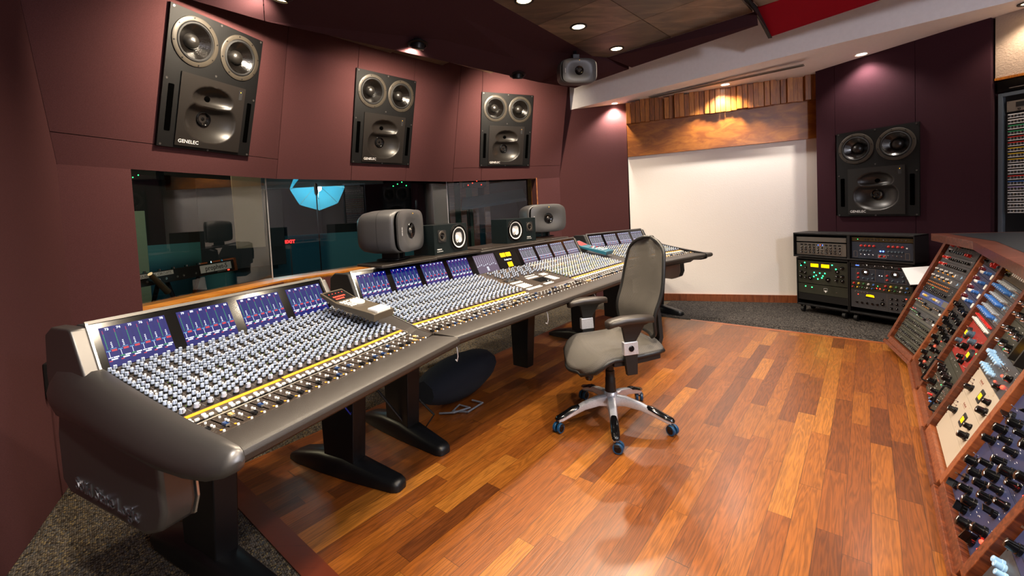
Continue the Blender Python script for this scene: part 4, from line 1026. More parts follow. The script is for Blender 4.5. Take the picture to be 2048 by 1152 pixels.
gear(RK(-.375, .712, .0), .133, P_SIL, 'silver ten slot module unit at the left of the upper cabinet', parts=row(kk, 10, -.186, .183, .018, .010, .014)+row(kk, 10, -.186, .183, -.010, .010, .014)+row(kk, 10, -.186, .183, -.038, .010, .014)+[ld(-.020, .044, LB, .005), ld(0, .044, LR, .004), ld(.022, .044, LB, .005), ld(-.1, .03, LG, .002), ld(.17, .03, LG, .002)], group=gr, draw=d1, dep=.2)
gear(RK(-.375, .816, 0), .05, P_SIL, 'plain brushed blank plate above the silver ten slot unit', group=gr, dep=.01, name='blank_panel', cat='rack panel')
def d2(f): outline(f, -.022, -.066, .04, -.038, TXT); outline(f, -.225, -.07, -.195, -.012, P_SIL, .0016); outline(f, .185, -.07, .215, -.012, P_SIL, .0016); scrib(f, 40, .44, .15, P_SIL, 1); f.box((.19, .03, 0), (.202, .042, .001), TXT)
gear(RK(.158, .727, 0), .165, P_BLU, 'slate blue unit with eight red knobs and two blue lights', parts=row(kk, 4, -.16, -.055, .045, .010, .016, K_RED)+row(kk, 4, .06, .165, .045, .010, .016, K_RED)+row(kk, 5, -.165, -.06, -.005, .009, .014, K_TEAL)[:4]+row(kk, 5, .06, .165, -.005, .009, .014, K_TEAL)+row(kk, 2, -.008, .026, -.052, .009, .012, K_RED)+row(tg, 4, -.16, -.06, -.045)+row(tg, 4, .06, .16, -.045)+[ld(-.004, -.003, LB, .007), ld(.018, -.003, LB, .007)], group=gr, draw=d2, dep=.2)
gear(RK(.158, .834, 0), .042, P_BRN, 'bronze strip unit with a row of small chrome knobs, topmost in the upper cabinet', parts=row(kk, 5, -.13, -.02, 0, .006, .01, CHR, kind='chrome')+row(kk, 7, .02, .19, 0, .006, .01, CHR, kind='chrome')+[ld(-.19, 0, LG, .003)], group=gr, draw=lambda f: scrib(f, 20, .44, .04, P_SIL, 2), dep=.2)
def d3(f):
    for x in (-.07, .035): meter(f, x, .078, .078, .036, LY)
    f.box((-.12, .03, 0), (.09, .05, .002), P_DRK); f.box((-.03, -.118, 0), (.03, -.117, .0006), P_SIL)
big = []
for x, y, r in ((-.20, .085, .014), (-.16, .05, .013), (-.205, .0, .013), (-.165, -.01, .013), (-.21, -.055, .015), (-.165, -.06, .012), (-.115, -.058, .022), (.06, -.062, .022), (.195, .072, .017), (.15, .03, .018), (.15, -.02, .014), (.195, -.015, .016), (.14, -.06, .014), (.195, -.062, .016)): big.append(kk(x, y, r, .02, BLKG))
grn = [ld(x, y, LGS, .006) for x, y in ((-.17, .1), (-.21, .065), (-.075, .0), (-.02, -.002), (.03, .0), (-.055, -.028), (-.08, -.045), (.0, -.052), (-.04, -.068), (.10, .095), (.135, .055), (.01, -.03))]
gear(RK(-.3645, .455, 0), .25, P_OLV, 'olive unit with two amber meters and many glowing green lights', parts=big+grn, group=gr, draw=d3, dep=.2, name='tube_compressor')
def badge(f):
    f.box((.035-.018, -.018, 0), (.035+.018, .022, .0006), P_OLV); outline(f, .018, -.012, .052, .022, TXT, .0012); f.prism([(.022, .0), (.035, -.026), (.048, .0)], 0, .0012, TXT)
gear(RK(-.3645, .272, 0), .105, P_OLV, 'olive power unit with two green lamps and a shield badge', parts=[ld(-.165, .022, LG, .006), ld(-.1, .018, LG, .006), tg(.14, -.01)], group=gr, draw=badge, dep=.2, name='power_unit')
gear(RK(-.3645, .18, 0), .075, BLK, 'black blank plate at the bottom of the green lit rack', group=gr, dep=.01, name='blank_panel', cat='rack panel')
def d4(f):
    scrib(f, 16, .44, .04, TXT, 3); f.box((-.2, -.004, 0), (-.17, .0, .0006), LB)
gear(RK(.147, .573, 0), .043, P_DRK, 'dark strip unit with blue marks, topmost of the right wheeled rack', parts=[bt(.15, -.005, K_DRD, .012, .016)]+row(tg, 4, -.1, .1, 0), group=gr, draw=d4, dep=.2)
def d5(f):
    for s in (-.115, .12):
        outline(f, s-.08, -.058, s+.08, .06, P_SIL, .0013); f.lathe([(.034, 0), (.034, .003)], BLK, T((s-.003, .026, 0)), 24, False, True)
        for k in range(7): a = -.6+k*.55; f.box((s-.003+.022*math.cos(a)-.0015, .026+.022*math.sin(a)-.0015, .003), (s-.003+.022*math.cos(a)+.0015, .026+.022*math.sin(a)+.0015, .0034), TXT if k % 3 else REDM)
        f.box((s-.01, .02, .003), (s+.008, .036, .0036), LW)
    scrib(f, 30, .44, .12, P_SIL, 4)
gear(RK(.147, .482, 0), .132, P_BLU, 'slate blue unit with two round black meters in square outlines', parts=sum([[kk(s-.062, .01, .009, .014, K_RED), kk(s-.062, -.032, .009, .014, K_RED), kk(s-.02, -.035, .008, .013, K_TEAL), kk(s+.02, -.04, .008, .013, K_TEAL), kk(s+.06, -.03, .008, .013, K_TEAL), kk(s+.058, .01, .008, .013, K_TEAL)] for s in (-.115, .12)], [])+[ld(-.004, .005, LW, .003), ld(.016, .003, LW, .003)], group=gr, draw=d5, dep=.2)
cs = [K_RED, K_YEL, K_GRN, K_WHT, K_BLU]
gear(RK(.147, .370, 0), .088, P_OLV, 'dark unit with two rows of small coloured knobs', parts=sum([[kk(s+i*.041, .02, .0095, .014, cs[i]), kk(s+i*.041-.012, -.018, .007, .012, cs[i]), kk(s+i*.041+.010, -.014, .008, .010, BLKG)] for s in (-.215, .045) for i in range(5)], [])+[ld(-.018, .012, LG, .003), ld(-.026, -.01, LR, .005), ld(.0, -.012, LR, .005)], group=gr, dep=.2)
def d6(f): 
    f.prism([(-.12, .02), (-.04, .02), (-.055, .045), (-.105, .045)], 0, .001, P_DRK); f.prism([(-.115, .035), (-.045, .03), (-.05, .05), (-.08, .055), (-.11, .052)], .001, .002, LY); scrib(f, 50, .44, .16, P_SIL, 6); vlines(f, (.055,), -.08, .08, P_SIL)
gear(RK(.147, .235, 0), .18, P_GRY, 'grey unit with a small yellow meter and black pointer knobs, lowest of the right rack', parts=row(kk, 5, -.19, -.02, -.035, .010, .014, BLKG, kind='chicken')+[kk(.02, -.02, .016, .016, BLKG), kk(.02, .02, .009, .012)]+[kk(x, y, .010, .014) for x in (.09, .13, .18) for y in (-.05, -.005, .04)]+[ld(-.18, .045, LR, .004), ld(.2, .055, LR, .005)]+row(tg, 5, -.2, -.1, .07), group=gr, draw=d6, dep=.2)

# ------------------------------------------------------------------ wooden producer desk with slanted racks
DB = V((2.874, 3.038, .1)); Dd = V((-.647, -.762, 0)); De = V((.762, -.647, 0)); LEAN = .45; SLL = .79*math.hypot(1, LEAN)
AD = V((.47, .883, 0)).normalized(); AE = V((AD.y, -AD.x, 0)); PW = .573
def BAY(k):
    """frame of bay k (0 is the far, angled one): origin at its lower far rail centre, x toward the camera, y up the slope, z out"""
    if k == 0: o = DB+AD*PW; x = -AD; e = AE
    else: o = DB+Dd*PW*(k-1); x = Dd; e = De
    y = (e*LEAN+V((0, 0, 1))).normalized(); return frame(o, x, x.cross(y))
desk = empty('producer_desk', None, DB*1.0); tag(desk, 'wooden producer desk with slanted rack bays and a dark top, at the right', 'desk')
DI = T(-DB)
for k in range(0, 8):
    M = DI @ BAY(k)
    MB().box((-.024, -.02, -.20), (.024, SLL+.01, .022), WOODR).obj('rail', desk, M=M, smooth=0, bevel=.002)
    MB().box((.024, -.045, -.05), (PW-.024, -.002, .020), WOODR).obj('bottom_rail', desk, M=M, smooth=0, bevel=.002)
    MB().box((-.024, -.07, -.05), (PW+.0, -.045, .030), WOODR).obj('plinth_rail', desk, M=M, smooth=0, bevel=.002)
    o_ = BAY(k).translation; x_ = -AD if k == 0 else Dd; e_ = AE if k == 0 else De
    a, b = o_+e_*.03, o_+x_*PW+e_*.03
    pl_ = slab([Z(a, .06), Z(b, .06), Z(b+e_*.55, .06), Z(a+e_*.55, .06)], .059, WOODR)
    pl_.v = [tuple(V(p)-DB) for p in pl_.v]; pl_.obj('plinth', desk, smooth=0)
zt = .95
KN_ = V((2.996, 2.784, zt)); dl = V((3.328, 3.400, zt)); dr = KN_+Dd*4.2
inn = lambda p, v: p+v
bl_, br_ = V((3.85, 3.20, zt)), KN_+Dd*4.2+De*.75
mid_ = KN_+De*.74+AE*.05
top = [dl, KN_, dr, br_, mid_, bl_]
t_ = slab([p-DB for p in top], .055, WOODD); t_.obj('worktop', desk, smooth=0, bevel=.002)
c1 = dl+AE*.085+(-AD)*.05; c2 = KN_+De*.10-Dd*.0; c3 = dr+De*.10; c4 = br_-De*.04; c5 = mid_-De*.04; c6 = bl_-AE*.04+(-AD)*.05
DTOP = mat('desk_inlay', '1a2026', rough=.35, noise=.1, nscale=200)
MB().add([tuple(p-DB+V((0, 0, .0015))) for p in (c1, c2, c3, c4, c5, c6)], [(0, 1, 2, 3, 4, 5)], DTOP).obj('inlay', desk, smooth=0)
e_ = AE; pr2 = [(.03, -.1), (.03+.79*LEAN, .79), (.62, .79), (.62, -.1)]
o_ = BAY(0).translation+AD*.024; sd_ = [tuple(o_+e_*u+V((0, 0, z))-DB) for u, z in pr2]; s2_ = [tuple(V(p)-AD*.02) for p in sd_]
MB().loft([sd_, s2_], WOODR).obj('end_panel', desk, smooth=0)
# gear for the desk
gd_ = 'outboard units in the slanted desk'
def fill(k, specs, top=SLL-.004):
    y = top; B_ = BAY(k); fac = (SLL-.010)/sum(h for h, _ in specs)
    for h, kw in specs:
        h *= fac; y -= h/2; kw = dict(kw); kw['parts'] = [(a, b, c, d*fac, e) for a, b, c, d, e in kw.get('parts', [])]; 
        gear(B_ @ T((PW/2, y, 0)), h-.0006, kw.pop('fm'), kw.pop('label'), group=gd_, dep=.10, w=.5, **kw); y -= h/2
U = .0437
def sc(n, h, seed, m=TXT): return lambda f: scrib(f, n, .46, h, m, seed)
def S_top(lab):
    def dr_(f): f.lathe([(.03, 0), (.03, .002)], P_SIL, T((-.1, .0, 0)), 24, False, True); f.lathe([(.018, .002), (.018, .003)], P_DRK, T((-.1, .0, 0)), 20, False, True); scrib(f, 40, .46, 2*U, TXT, 9); f.box((-.22, -.012, 0), (-.16, -.004, .001), TXT)
    return (2*U, dict(fm=P_GRY, label=lab, draw=dr_, parts=[kk(-.18, .022, .013, .022, K_RED), kk(-.07, .022, .011, .02, K_RED), kk(-.17, -.02, .009, .016, BLKG), kk(.11, -.02, .012, .02, K_RED), kk(.145, -.02, .012, .02, K_RED)]+row(kk, 5, -.03, .14, .022, .010, .022)+row(kk, 6, -.11, .07, -.02, .010, .02, K_TEAL)+row(kk, 2, .17, .2, .02, .01, .02)))
def S_rw(lab, s): return (U, dict(fm=P_GRY, label=lab, draw=sc(16, U, s), parts=[kk(-.195, .004, .011, .02, K_RED), bt(-.17, .004, BTN, .016, .022), bt(-.150, .004, BTN, .014, .022), kk(-.125, .004, .011, .02, K_RED)]+row(kk, 10, -.09, .2, 0, .009, .018)))
def S_ym(lab, s):
    def d(f):
        for k in range(4): f.prism([(-.2+k*.085, -.008), (-.165+k*.085, -.014), (-.16+k*.085, -.008), (-.19+k*.085, .0)], 0, .001, YEL)
        scrib(f, 18, .46, U, TXT, s); f.prism([(.19, -.012), (.215, .0), (.2, .014)], 0, .001, K_SKY)
    return (U, dict(fm=P_GRY, label=lab, draw=d, parts=row(kk, 4, -.215, .04, .008, .008, .014, K_WHT)+row(kk, 4, -.19, .06, .0, .006, .012, BLKG)+[bt(.11, 0, BTN, .006, .022)]))
def S_am(lab): return (2*U, dict(fm=P_DRK, label=lab, draw=sc(40, 2*U, 21), parts=row(kk, 12, -.215, .13, .028, .006, .012, K_ORG)+row(kk, 12, -.212, .133, .008, .006, .012, K_ORG)+row(kk, 13, -.21, .15, -.022, .009, .016, BLKG)+[ld(-.11, -.003, LG, .002)]))
def S_bl(lab):
    def d(f): f.box((.17, -U/2+.002, 0), (.245, U/2-.002, .002), P_SIL); scrib(f, 14, .4, U, TXT, 31); vlines(f, (.18, .195, .21, .225), -.016, .016, TXT)
    return (U, dict(fm=P_BL2, label=lab, draw=d, parts=[kk(-.19, 0, .009, .006, K_WHT), kk(-.16, 0, .009, .006, K_YEL), kk(-.135, 0, .009, .006, K_YEL), kk(-.105, 0, .009, .006, K_GRY), kk(-.02, 0, .009, .006, K_GRY), kk(.01, 0, .009, .006, K_YEL), kk(.035, 0, .009, .006, K_YEL), kk(.065, 0, .009, .006, K_WHT), bt(.11, 0, K_GRY, .03, .02)]))
def S_ch(lab, s):
    def d(f): scrib(f, 20, .46, 1.6*U, TXT, s); lines(f, [-.8*U+.004+.003*k for k in range(4)], -.245, .245, P_SIL, .0008)
    return (1.6*U, dict(fm=P_GRY, label=lab, draw=d, parts=row(kk, 5, -.21, -.06, .010, .010, .022, CHR, kind='chrome', sk=BLKG)+row(kk, 4, -.04, .07, -.004, .009, .022, CHR, kind='chrome', sk=BLKG)+row(kk, 3, .13, .2, .012, .009, .018, CHR, kind='chrome', sk=BLKG)+[bt(.225, -.005, BTN, .022, .016), ld(-.225, .02, LR, .0035), ld(-.18, .024, LR, .002)]))
def S_ty(lab, s):
    def d(f): lines(f, (-U/2+.003, U/2-.003), -.235, .235, P_SIL); scrib(f, 22, .46, U, TXT, s)
    return (U, dict(fm=P_OLV, label=lab, draw=d, parts=row(kk, 14, -.21, .21, .0, .0065, .012)+row(ld, 7, -.2, .2, -.010, CHR, .002)))
fill(0, [S_top('grey unit with silver dial and red knobs, topmost in the far desk bay'), S_rw('first grey strip with red and white keys under the silver dial unit', 11), S_rw('second grey strip with red and white keys in the far desk bay', 12), S_ym('upper grey strip with yellow flags and pale knobs in the far desk bay', 13), S_ym('lower grey strip with yellow flags and pale knobs in the far desk bay', 14),
         S_am('charcoal unit with two rows of amber knobs'), S_bl('royal blue strip with yellow and white round keys'), S_ch('upper grey unit with polished chrome knobs in the far desk bay', 15), S_ch('lower grey unit with polished chrome knobs in the far desk bay', 16)]
     + [S_ty('%s of the dark strips with tiny knobs at the foot of the far desk bay' % w, 40+i) for i, w in enumerate(('topmost', 'second', 'third', 'lowest'))])
def S_red(lab): return (2*U, dict(fm=P_DRK, label=lab, draw=sc(26, 2*U, 51), parts=[kk(-.17, .022, .009, .02), kk(-.14, .0, .009, .02), kk(-.18, -.02, .009, .02), kk(-.05, .024, .012, .022, K_RED), kk(-.02, .012, .012, .022, K_RED), kk(.03, -.018, .012, .022, K_RED), kk(.06, -.024, .012, .022, K_RED), kk(.1, -.01, .012, .022, K_RED), kk(.15, .015, .01, .02), kk(.19, -.015, .01, .02, K_TEAL), kk(.1, .025, .01, .02)]))
def S_wh(lab, s, rgb=K_BLU):
    def d(f): scrib(f, 18, .46, U*1.3, TXT, s); lines(f, (U*.64,), -.245, .245, P_SIL)
    return (1.3*U, dict(fm=P_VIO, label=lab, draw=d, parts=[bt(-.21, .004, BTN, .03, .026), kk(-.15, .004, .014, .022, K_DRD), kk(-.105, .008, .008, .02, K_DRD), kk(-.06, -.004, .008, .026, K_WHT), kk(-.03, -.006, .008, .026, K_WHT), kk(.03, .0, .012, .024, rgb), kk(.07, .004, .010, .02, rgb), bt(.14, -.004, BTN, .028, .030), bt(.185, -.004, BTN, .02, .030), tg(.22, .008), tg(.22, -.01)]))
def S_blk(lab, s, led=LB):
    r = random.Random(s); ps = [kk(-.2+.055*i+r.uniform(-.008, .008), y+r.uniform(-.006, .006), r.choice([.011, .014, .017]), .026, BLKG, r.choice(['round', 'chicken'])) for i in range(8) for y in (-.03, .026)]
    def d(f): scrib(f, 30, .46, 2.6*U, TXT, s); f.box((-.25, -1.3*U+.002, 0), (.25, -1.3*U+.006, .003), P_SIL)
    return (2.6*U, dict(fm=P_DRK, label=lab, draw=d, parts=ps+[ld(.215, -.03, led, .004), tg(-.22, 0), tg(.1, .0), tg(-.03, 0)]))
def S_gl(lab, s): 
    def d(f): scrib(f, 34, .46, 2.5*U, P_SIL, s); vlines(f, (.06,), -.05, .05, P_SIL)
    return (2.5*U, dict(fm=P_OLV, label=lab, draw=d, parts=[kk(-.15, .025, .018, .03), kk(-.03, .02, .016, .028), kk(-.12, -.028, .010, .02), kk(.02, -.02, .018, .03), kk(.12, .0, .014, .022), kk(.19, -.02, .012, .02), ld(-.07, -.012, LR, .007), ld(.0, .04, LR, .0035), tg(-.2, .03), tg(-.2, -.02), tg(.09, .03)]))
fill(1, [S_red('charcoal unit with bright red knobs under the desk top edge'), S_wh('topmost of four blue violet strips with large white keys', 61), S_wh('second of four blue violet strips with large white keys', 62), S_wh('third of four blue violet strips with large white keys', 63), S_wh('lowest of four blue violet strips with large white keys', 64),
         S_blk('upper black unit crowded with glossy black knobs and a blue light', 65), S_blk('lower black unit crowded with glossy black knobs and a blue light', 66), S_gl('upper olive unit with a red jewel lamp in the second desk bay', 67), S_gl('lower olive unit with a red jewel lamp at the foot of the second bay', 68)])
def S_cr(lab): return (2*U, dict(fm=P_BRN, label=lab, draw=sc(24, 2*U, 71), parts=row(bt, 9, -.1, .19, -.004, K_WHT, .022, .024)+row(kk, 9, -.1, .19, .028, .006, .016, CHR, kind='chrome')+[ld(-.19, .02, LG, .004), kk(-.17, -.02, .009, .018), kk(-.21, .0, .008, .016, K_YEL)]))
def S_eq(lab, s): return (1.35*U, dict(fm=P_GRY, label=lab, draw=sc(30, 1.3*U, s), parts=row(kk, 8, -.21, .06, -.008, .011, .028, K_BLU)+row(kk, 8, -.185, .085, .014, .008, .024, K_GRY)+row(tg, 6, .12, .22, .012)+row(tg, 6, .12, .22, -.012)+[bt(.105, -.008, K_SKY, .02, .02)]))
def S_st(lab):
    def d(f): lines(f, (0,), -.24, .24, EDGE)
    return (1.2*U, dict(fm=P_DRK, label=lab, draw=d, parts=row(kk, 12, -.22, .12, .012, .006, .014, K_RED)+row(kk, 12, -.22, .12, -.010, .0075, .016, K_WHT)+row(tg, 6, .15, .22, 0)))
def S_rd(lab):
    def d(f):
        for x, y in ((-.16, .04), (.11, -.02)): f.lathe([(.036, 0), (.034, .012)], BLK, T((x, y, 0)), 28, False, True); f.box((x-.022, y-.012, .012), (x+.022, y+.012, .0125), LY)
        scrib(f, 30, .46, 4*U, TXT, 81)
    return (4*U, dict(fm=P_RED, label=lab, draw=d, parts=[kk(-.2, -.02, .016, .024, K_TEAL), kk(-.12, -.03, .014, .024), kk(-.07, .045, .02, .026, K_TEAL), kk(-.03, -.01, .02, .026), kk(.0, -.055, .014, .024), kk(.03, .03, .018, .026, K_TEAL), kk(.06, -.065, .014, .022), kk(.18, .045, .018, .024), ld(.19, -.03, LR, .006), ld(.17, .01, LG, .004), tg(-.22, .05), tg(-.22, -.06), tg(.2, -.06), tg(.16, -.065)]))
def S_hd(lab, s):
    r = random.Random(s)
    def d(f):
        scrib(f, 60, .46, 4.4*U, TXT, s)
        for x in (-.235, .235):
            f.tube([(x, -.075, 0), (x, -.075, .035), (x, -.068, .042), (x, .068, .042), (x, .075, .035), (x, .075, 0)], .0045, BLKM, 8)
    ps = [kk(-.17, .055, .016, .03), kk(-.1, .05, .02, .034), kk(-.03, .05, .015, .03), kk(.06, .055, .02, .034), kk(.14, .05, .016, .03), kk(-.14, -.03, .02, .034), kk(.0, -.035, .014, .03), kk(.1, -.05, .014, .03)]
    ps += row(tg, 6, -.19, -.05, .0)+row(tg, 6, .03, .18, .005)+row(tg, 4, -.2, -.1, -.07)+[kk(.03, -.07, .007, .02, K_BLU), kk(.06, -.075, .007, .02, K_BLU), kk(-.05, -.07, .007, .02, K_RED), ld(-.02, -.0, LG, .003), kk(.17, -.03, .012, .02, CHR, 'chrome')]
    return (4.4*U, dict(fm=P_OLV, label=lab, draw=d, parts=ps))
fill(2, [S_cr('bronze unit with cream keys at the top of the third desk bay'), S_eq('topmost of three grey strips with long blue knobs', 72), S_eq('middle of three grey strips with long blue knobs', 73), S_eq('lowest of three grey strips with long blue knobs', 74), S_st('charcoal strip with red and white stud knobs'),
         S_rd('bright red unit with two black round meters'), (.8*U, dict(fm=P_OLV, label='narrow olive strip under the bright red unit', draw=sc(14, .7*U, 82))), S_hd('dark unit with black bow handles under the red unit', 83), S_hd('dark unit with black bow handles near the floor', 84)][:8], top=SLL-.004)
def S_gk(lab, s):
    r = random.Random(s); ps = []
    for j, y in enumerate((.085, .03, -.025, -.075)):
        for i in range(6): ps.append(kk(-.2+.07*i+(.02 if j % 2 else 0), y, .013, .036, CHR, 'chrome', sk=BLKG))
    return (5*U, dict(fm=P_OLV, label=lab, draw=sc(60, 5*U, s), parts=ps))
def S_bk(lab):
    def d(f): meter(f, .13, .005, .06, .036, LY); f.box((.08, -.05, 0), (.092, .05, .03), BLK); f.box((.175, -.05, 0), (.187, .05, .03), BLK); scrib(f, 30, .46, 3*U, TXT, 91)
    return (3*U, dict(fm=P_OLV, label=lab, draw=d, parts=row(kk, 4, -.18, .03, .03, .013, .04, CHR, kind='chrome', sk=BLKG)+row(kk, 3, -.15, .03, -.03, .013, .04, CHR, kind='chrome', sk=BLKG)))
def S_sk(lab): return (3*U, dict(fm=P_GRY, label=lab, draw=sc(30, 3*U, 92), parts=row(kk, 2, -.21, -.19, .03, .012, .024, K_SKY)+row(kk, 5, -.16, -.02, .025, .011, .024, K_SKY)+row(kk, 5, -.18, -.03, -.03, .011, .024, K_SKY)+[ld(.05, .0, LR, .006), ld(.02, -.04, LR, .005), ld(.13, -.025, LR, .009), bt(.09, .01, P_SIL, .03, .03), kk(.15, .02, .014, .02, BLKG), kk(.1, -.04, .014, .02, BLKG)]+row(tg, 4, .0, .06, .03)))
def S_cm(lab, s):
    def d(f): 
        f.lathe([(.0, 0)], BLK) if False else None
        f.prism([(-.03, 0), (0, -.03), (.03, 0), (0, .03)], 0, .004, BLKT, T((0, -.0, 0)) @ RZ(pi/4) @ Matrix.Diagonal((1.3, 1.3, 1, 1))); f.box((-.018, -.012, .004), (.018, .012, .0046), LY)
        mat('brown_print', '7c4a3a', rough=.6); [f.box((-.128+.012*k, .034, 0), (-.119+.012*k, .043-.003*(k % 2), .0004), MATS['brown_print']) for k in range(5)]; lines(f, (.028,), -.13, -.07, MATS['brown_print']); scrib(f, 8, .46, 2.9*U, MATS['brown_print'], s)
    return (2.95*U, dict(fm=P_CRM, label=lab, draw=d, parts=[kk(-.15, -.02, .016, .03), tg(-.185, -.005), tg(-.2, .01), kk(.15, -.015, .018, .030), kk(.118, .02, .014, .022), tg(.21, -.01)]))
fill(3, [S_gk('tall olive unit with four rows of chrome tipped knobs', 90), S_bk('olive unit with a small lit meter between two black bars'), S_sk('grey unit with sky blue knobs and red lamps'), S_cm('upper cream unit with a square amber meter', 93), S_cm('lower cream unit with a square amber meter, next to the wood floor', 94), (2.3*U, dict(fm=P_CRM, label='plain cream plate at the foot of the fourth desk bay', draw=None))])
def S_bv(lab, s):
    r = random.Random(s); ps = []
    for i in range(5):
        for j, y in enumerate((-.085, -.03, .03, .085)):
            if (i*3+j) % 7 == 3: continue
            ps.append(kk(-.185+.088*i+(.012 if j % 2 else -.01), y+r.uniform(-.006, .006), r.choice([.014, .017, .020]), .032, BLKG, r.choice(['round', 'chicken', 'round'])))
    ps += [ld(.2, -.05, LR, .008), ld(.21, -.075, LR, .004), tg(-.225, .0), tg(-.225, .05)]
    def d(f): scrib(f, 46, .46, 5.2*U, TXT, s); lines(f, (-2.6*U+.002,), -.25, .25, P_DRK)
    return (5.2*U, dict(fm=P_VIO, label=lab, draw=d, parts=ps))
fill(4, [S_gk('second tall olive unit with chrome tipped knobs, in the fifth bay', 95), (3.6*U, dict(fm=P_DRK, label='charcoal plate above the blue violet units', draw=sc(20, 3*U, 96), parts=row(kk, 6, -.2, .2, 0, .016, .028))), S_bv('upper blue violet unit packed with glossy black knobs', 97), S_bv('lower blue violet unit packed with glossy black knobs', 98)])
fill(5, [S_bk('olive unit with meter in the sixth bay'), (5*U, dict(fm=P_GRY, label='grey unit with blue knobs in the sixth bay', draw=sc(30, 5*U, 99), parts=row(kk, 6, -.2, .2, .04, .012, .03, K_BLU)+row(kk, 6, -.2, .2, -.04, .012, .03))), S_bv('blue violet unit in the sixth bay', 100), S_sk('grey unit with sky blue knobs at the bottom of the sixth bay')])
fill(6, [S_gk('olive unit in the nearest desk bay', 101), S_bv('blue violet unit in the nearest desk bay', 102), S_bv('lower blue violet unit in the nearest desk bay', 103), (3*U, dict(fm=P_DRK, label='charcoal plate in the nearest desk bay', draw=None))])
def at(px, py, Y):     # point seen at a photo pixel at distance Y, worked out with the camera above
    d = rt*((px-CX)/FX)+up*((CY-py)/FX)+fwd; return V((0, 0, CAMZ))+d*(Y/d.y)
# ------------------------------------------------------------------ office chair
def weave(name, c1, c2, sc, op):
    m = bpy.data.materials.new(name); m.use_nodes = True; nt = m.node_tree; b = nt.nodes['Principled BSDF']; L = nt.links
    tc = nt.nodes.new('ShaderNodeTexCoord'); sx = nt.nodes.new('ShaderNodeSeparateXYZ'); L.new(tc.outputs['UV'], sx.inputs[0])
    u = mth(nt, 'SINE', mth(nt, 'MULTIPLY', sx.outputs[0], sc)); v = mth(nt, 'SINE', mth(nt, 'MULTIPLY', sx.outputs[1], sc*.8))
    f = mth(nt, 'MULTIPLY', mth(nt, 'ADD', mth(nt, 'MULTIPLY', u, v), 1.), .5)
    L.new(ramp(nt, f, [(.2, c1), (.8, c2)]), b.inputs['Base Color']); b.inputs['Roughness'].default_value = .8
    t = nt.nodes.new('ShaderNodeBsdfTransparent'); mx = nt.nodes.new('ShaderNodeMixShader'); out = nt.nodes['Material Output']
    L.new(mth(nt, 'MULTIPLY', mth(nt, 'LESS_THAN', f, .34), op), mx.inputs[0]); L.new(b.outputs[0], mx.inputs[1]); L.new(t.outputs[0], mx.inputs[2]); L.new(mx.outputs[0], out.inputs[0])
    MATS[name] = m; return m
MESHF = weave('mesh_fabric', '2e2e33', '625c53', 900, .55)
def surf_grid(fn, nu, nv, m, name, parent, thick=.006):
    """curved sheet from fn(u,v) with uv, closed by a solidify modifier"""
    me = bpy.data.meshes.new(name); vs = [fn(i/nu, j/nv) for j in range(nv+1) for i in range(nu+1)]
    fs = [(j*(nu+1)+i, j*(nu+1)+i+1, (j+1)*(nu+1)+i+1, (j+1)*(nu+1)+i) for j in range(nv) for i in range(nu)]
    me.from_pydata([tuple(p) for p in vs], [], fs); me.materials.append(m); uv = me.uv_layers.new(name='UVMap')
    for p in me.polygons:
        p.use_smooth = True
        for li, vi in zip(p.loop_indices, p.vertices): uv.data[li].uv = ((vi % (nu+1))/nu*.5, (vi//(nu+1))/nv*.55)
    o = bpy.data.objects.new(name, me); COL.objects.link(o); o.parent = parent
    if thick: md = o.modifiers.new('solid', 'SOLIDIFY'); md.thickness = thick; md.offset = 0
    return o
chair = empty('office_chair', T((.575, 2.556, 0)) @ RZ(math.radians(194))); tag(chair, 'grey mesh office chair with silver five-star base and blue casters, in front of the console', 'chair')
BLUE = mat('blue_caster_tyre', '103e60', rough=.35)
for i, wa in enumerate((-163.7, -99.8, -32.2, 45., 107.8)):
    a = math.radians(wa-194); M = RZ(a)
    rows = []
    for x, z, w, h in ((.03, .135, .030, .060), (.09, .140, .027, .048), (.18, .125, .024, .036), (.26, .098, .022, .030), (.325, .075, .021, .026), (.345, .07, .016, .022)):
        rows.append([(x, y*w, z+k*h) for y, k in ((-1, -.2), (-.8, -.5), (.8, -.5), (1, -.2), (.75, .45), (.3, .55), (-.3, .55), (-.75, .45))])
    MB().loft(rows, ALU, M).obj('base_arm', chair, smooth=50)
    rows = []
    for x, z, w, h in ((.215, .120, .018, .030), (.25, .111, .0235, .036), (.31, .086, .0235, .034), (.35, .074, .020, .030), (.362, .07, .012, .018)):
        rows.append([(x, y*w, z+k*h) for y, k in ((-1, .1), (1, .1), (.75, .5), (.3, .6), (-.3, .6), (-.75, .5))])
    MB().loft(rows, BLKG, M).obj('arm_cap', chair, smooth=50)
    cs_ = empty('caster_tmp'); bpy.data.objects.remove(cs_)
    sw = RZ(a) @ T((.338, 0, 0)) @ RZ([.5, 1.3, -.4, .7, 2.][i])
    c = MB().cyl((0, 0, .045), (0, 0, .072), .009, CHR, n=10).prism([(-.006, -.026), (.022, -.024), (.022, .024), (-.006, .026)], .036, .054, BLK).obj('caster', chair, M=sw, bevel=.003)
    for y in (-.015, .015):
        w_ = MB().cyl((.012, y-.0085, .0285), (.012, y+.0085, .0285), .028, BLUE, n=28).obj('tyre', c, bevel=.003)
        MB().cyl((.012, y-.0092, .0285), (.012, y+.0092, .0285), .019, BLKG, n=20).obj('wheel_hub', c)
MB().lathe([(.036, .085), (.045, .10), (.045, .16), (.038, .18), (.034, .185)], ALU, None, 28).obj('hub', chair)
MB().lathe([(.033, .18), (.031, .22), (.030, .225), (.030, .265), (.027, .27), (.027, .31), (.023, .315), (.023, .38)], BLK, None, 24).obj('gas_column', chair)
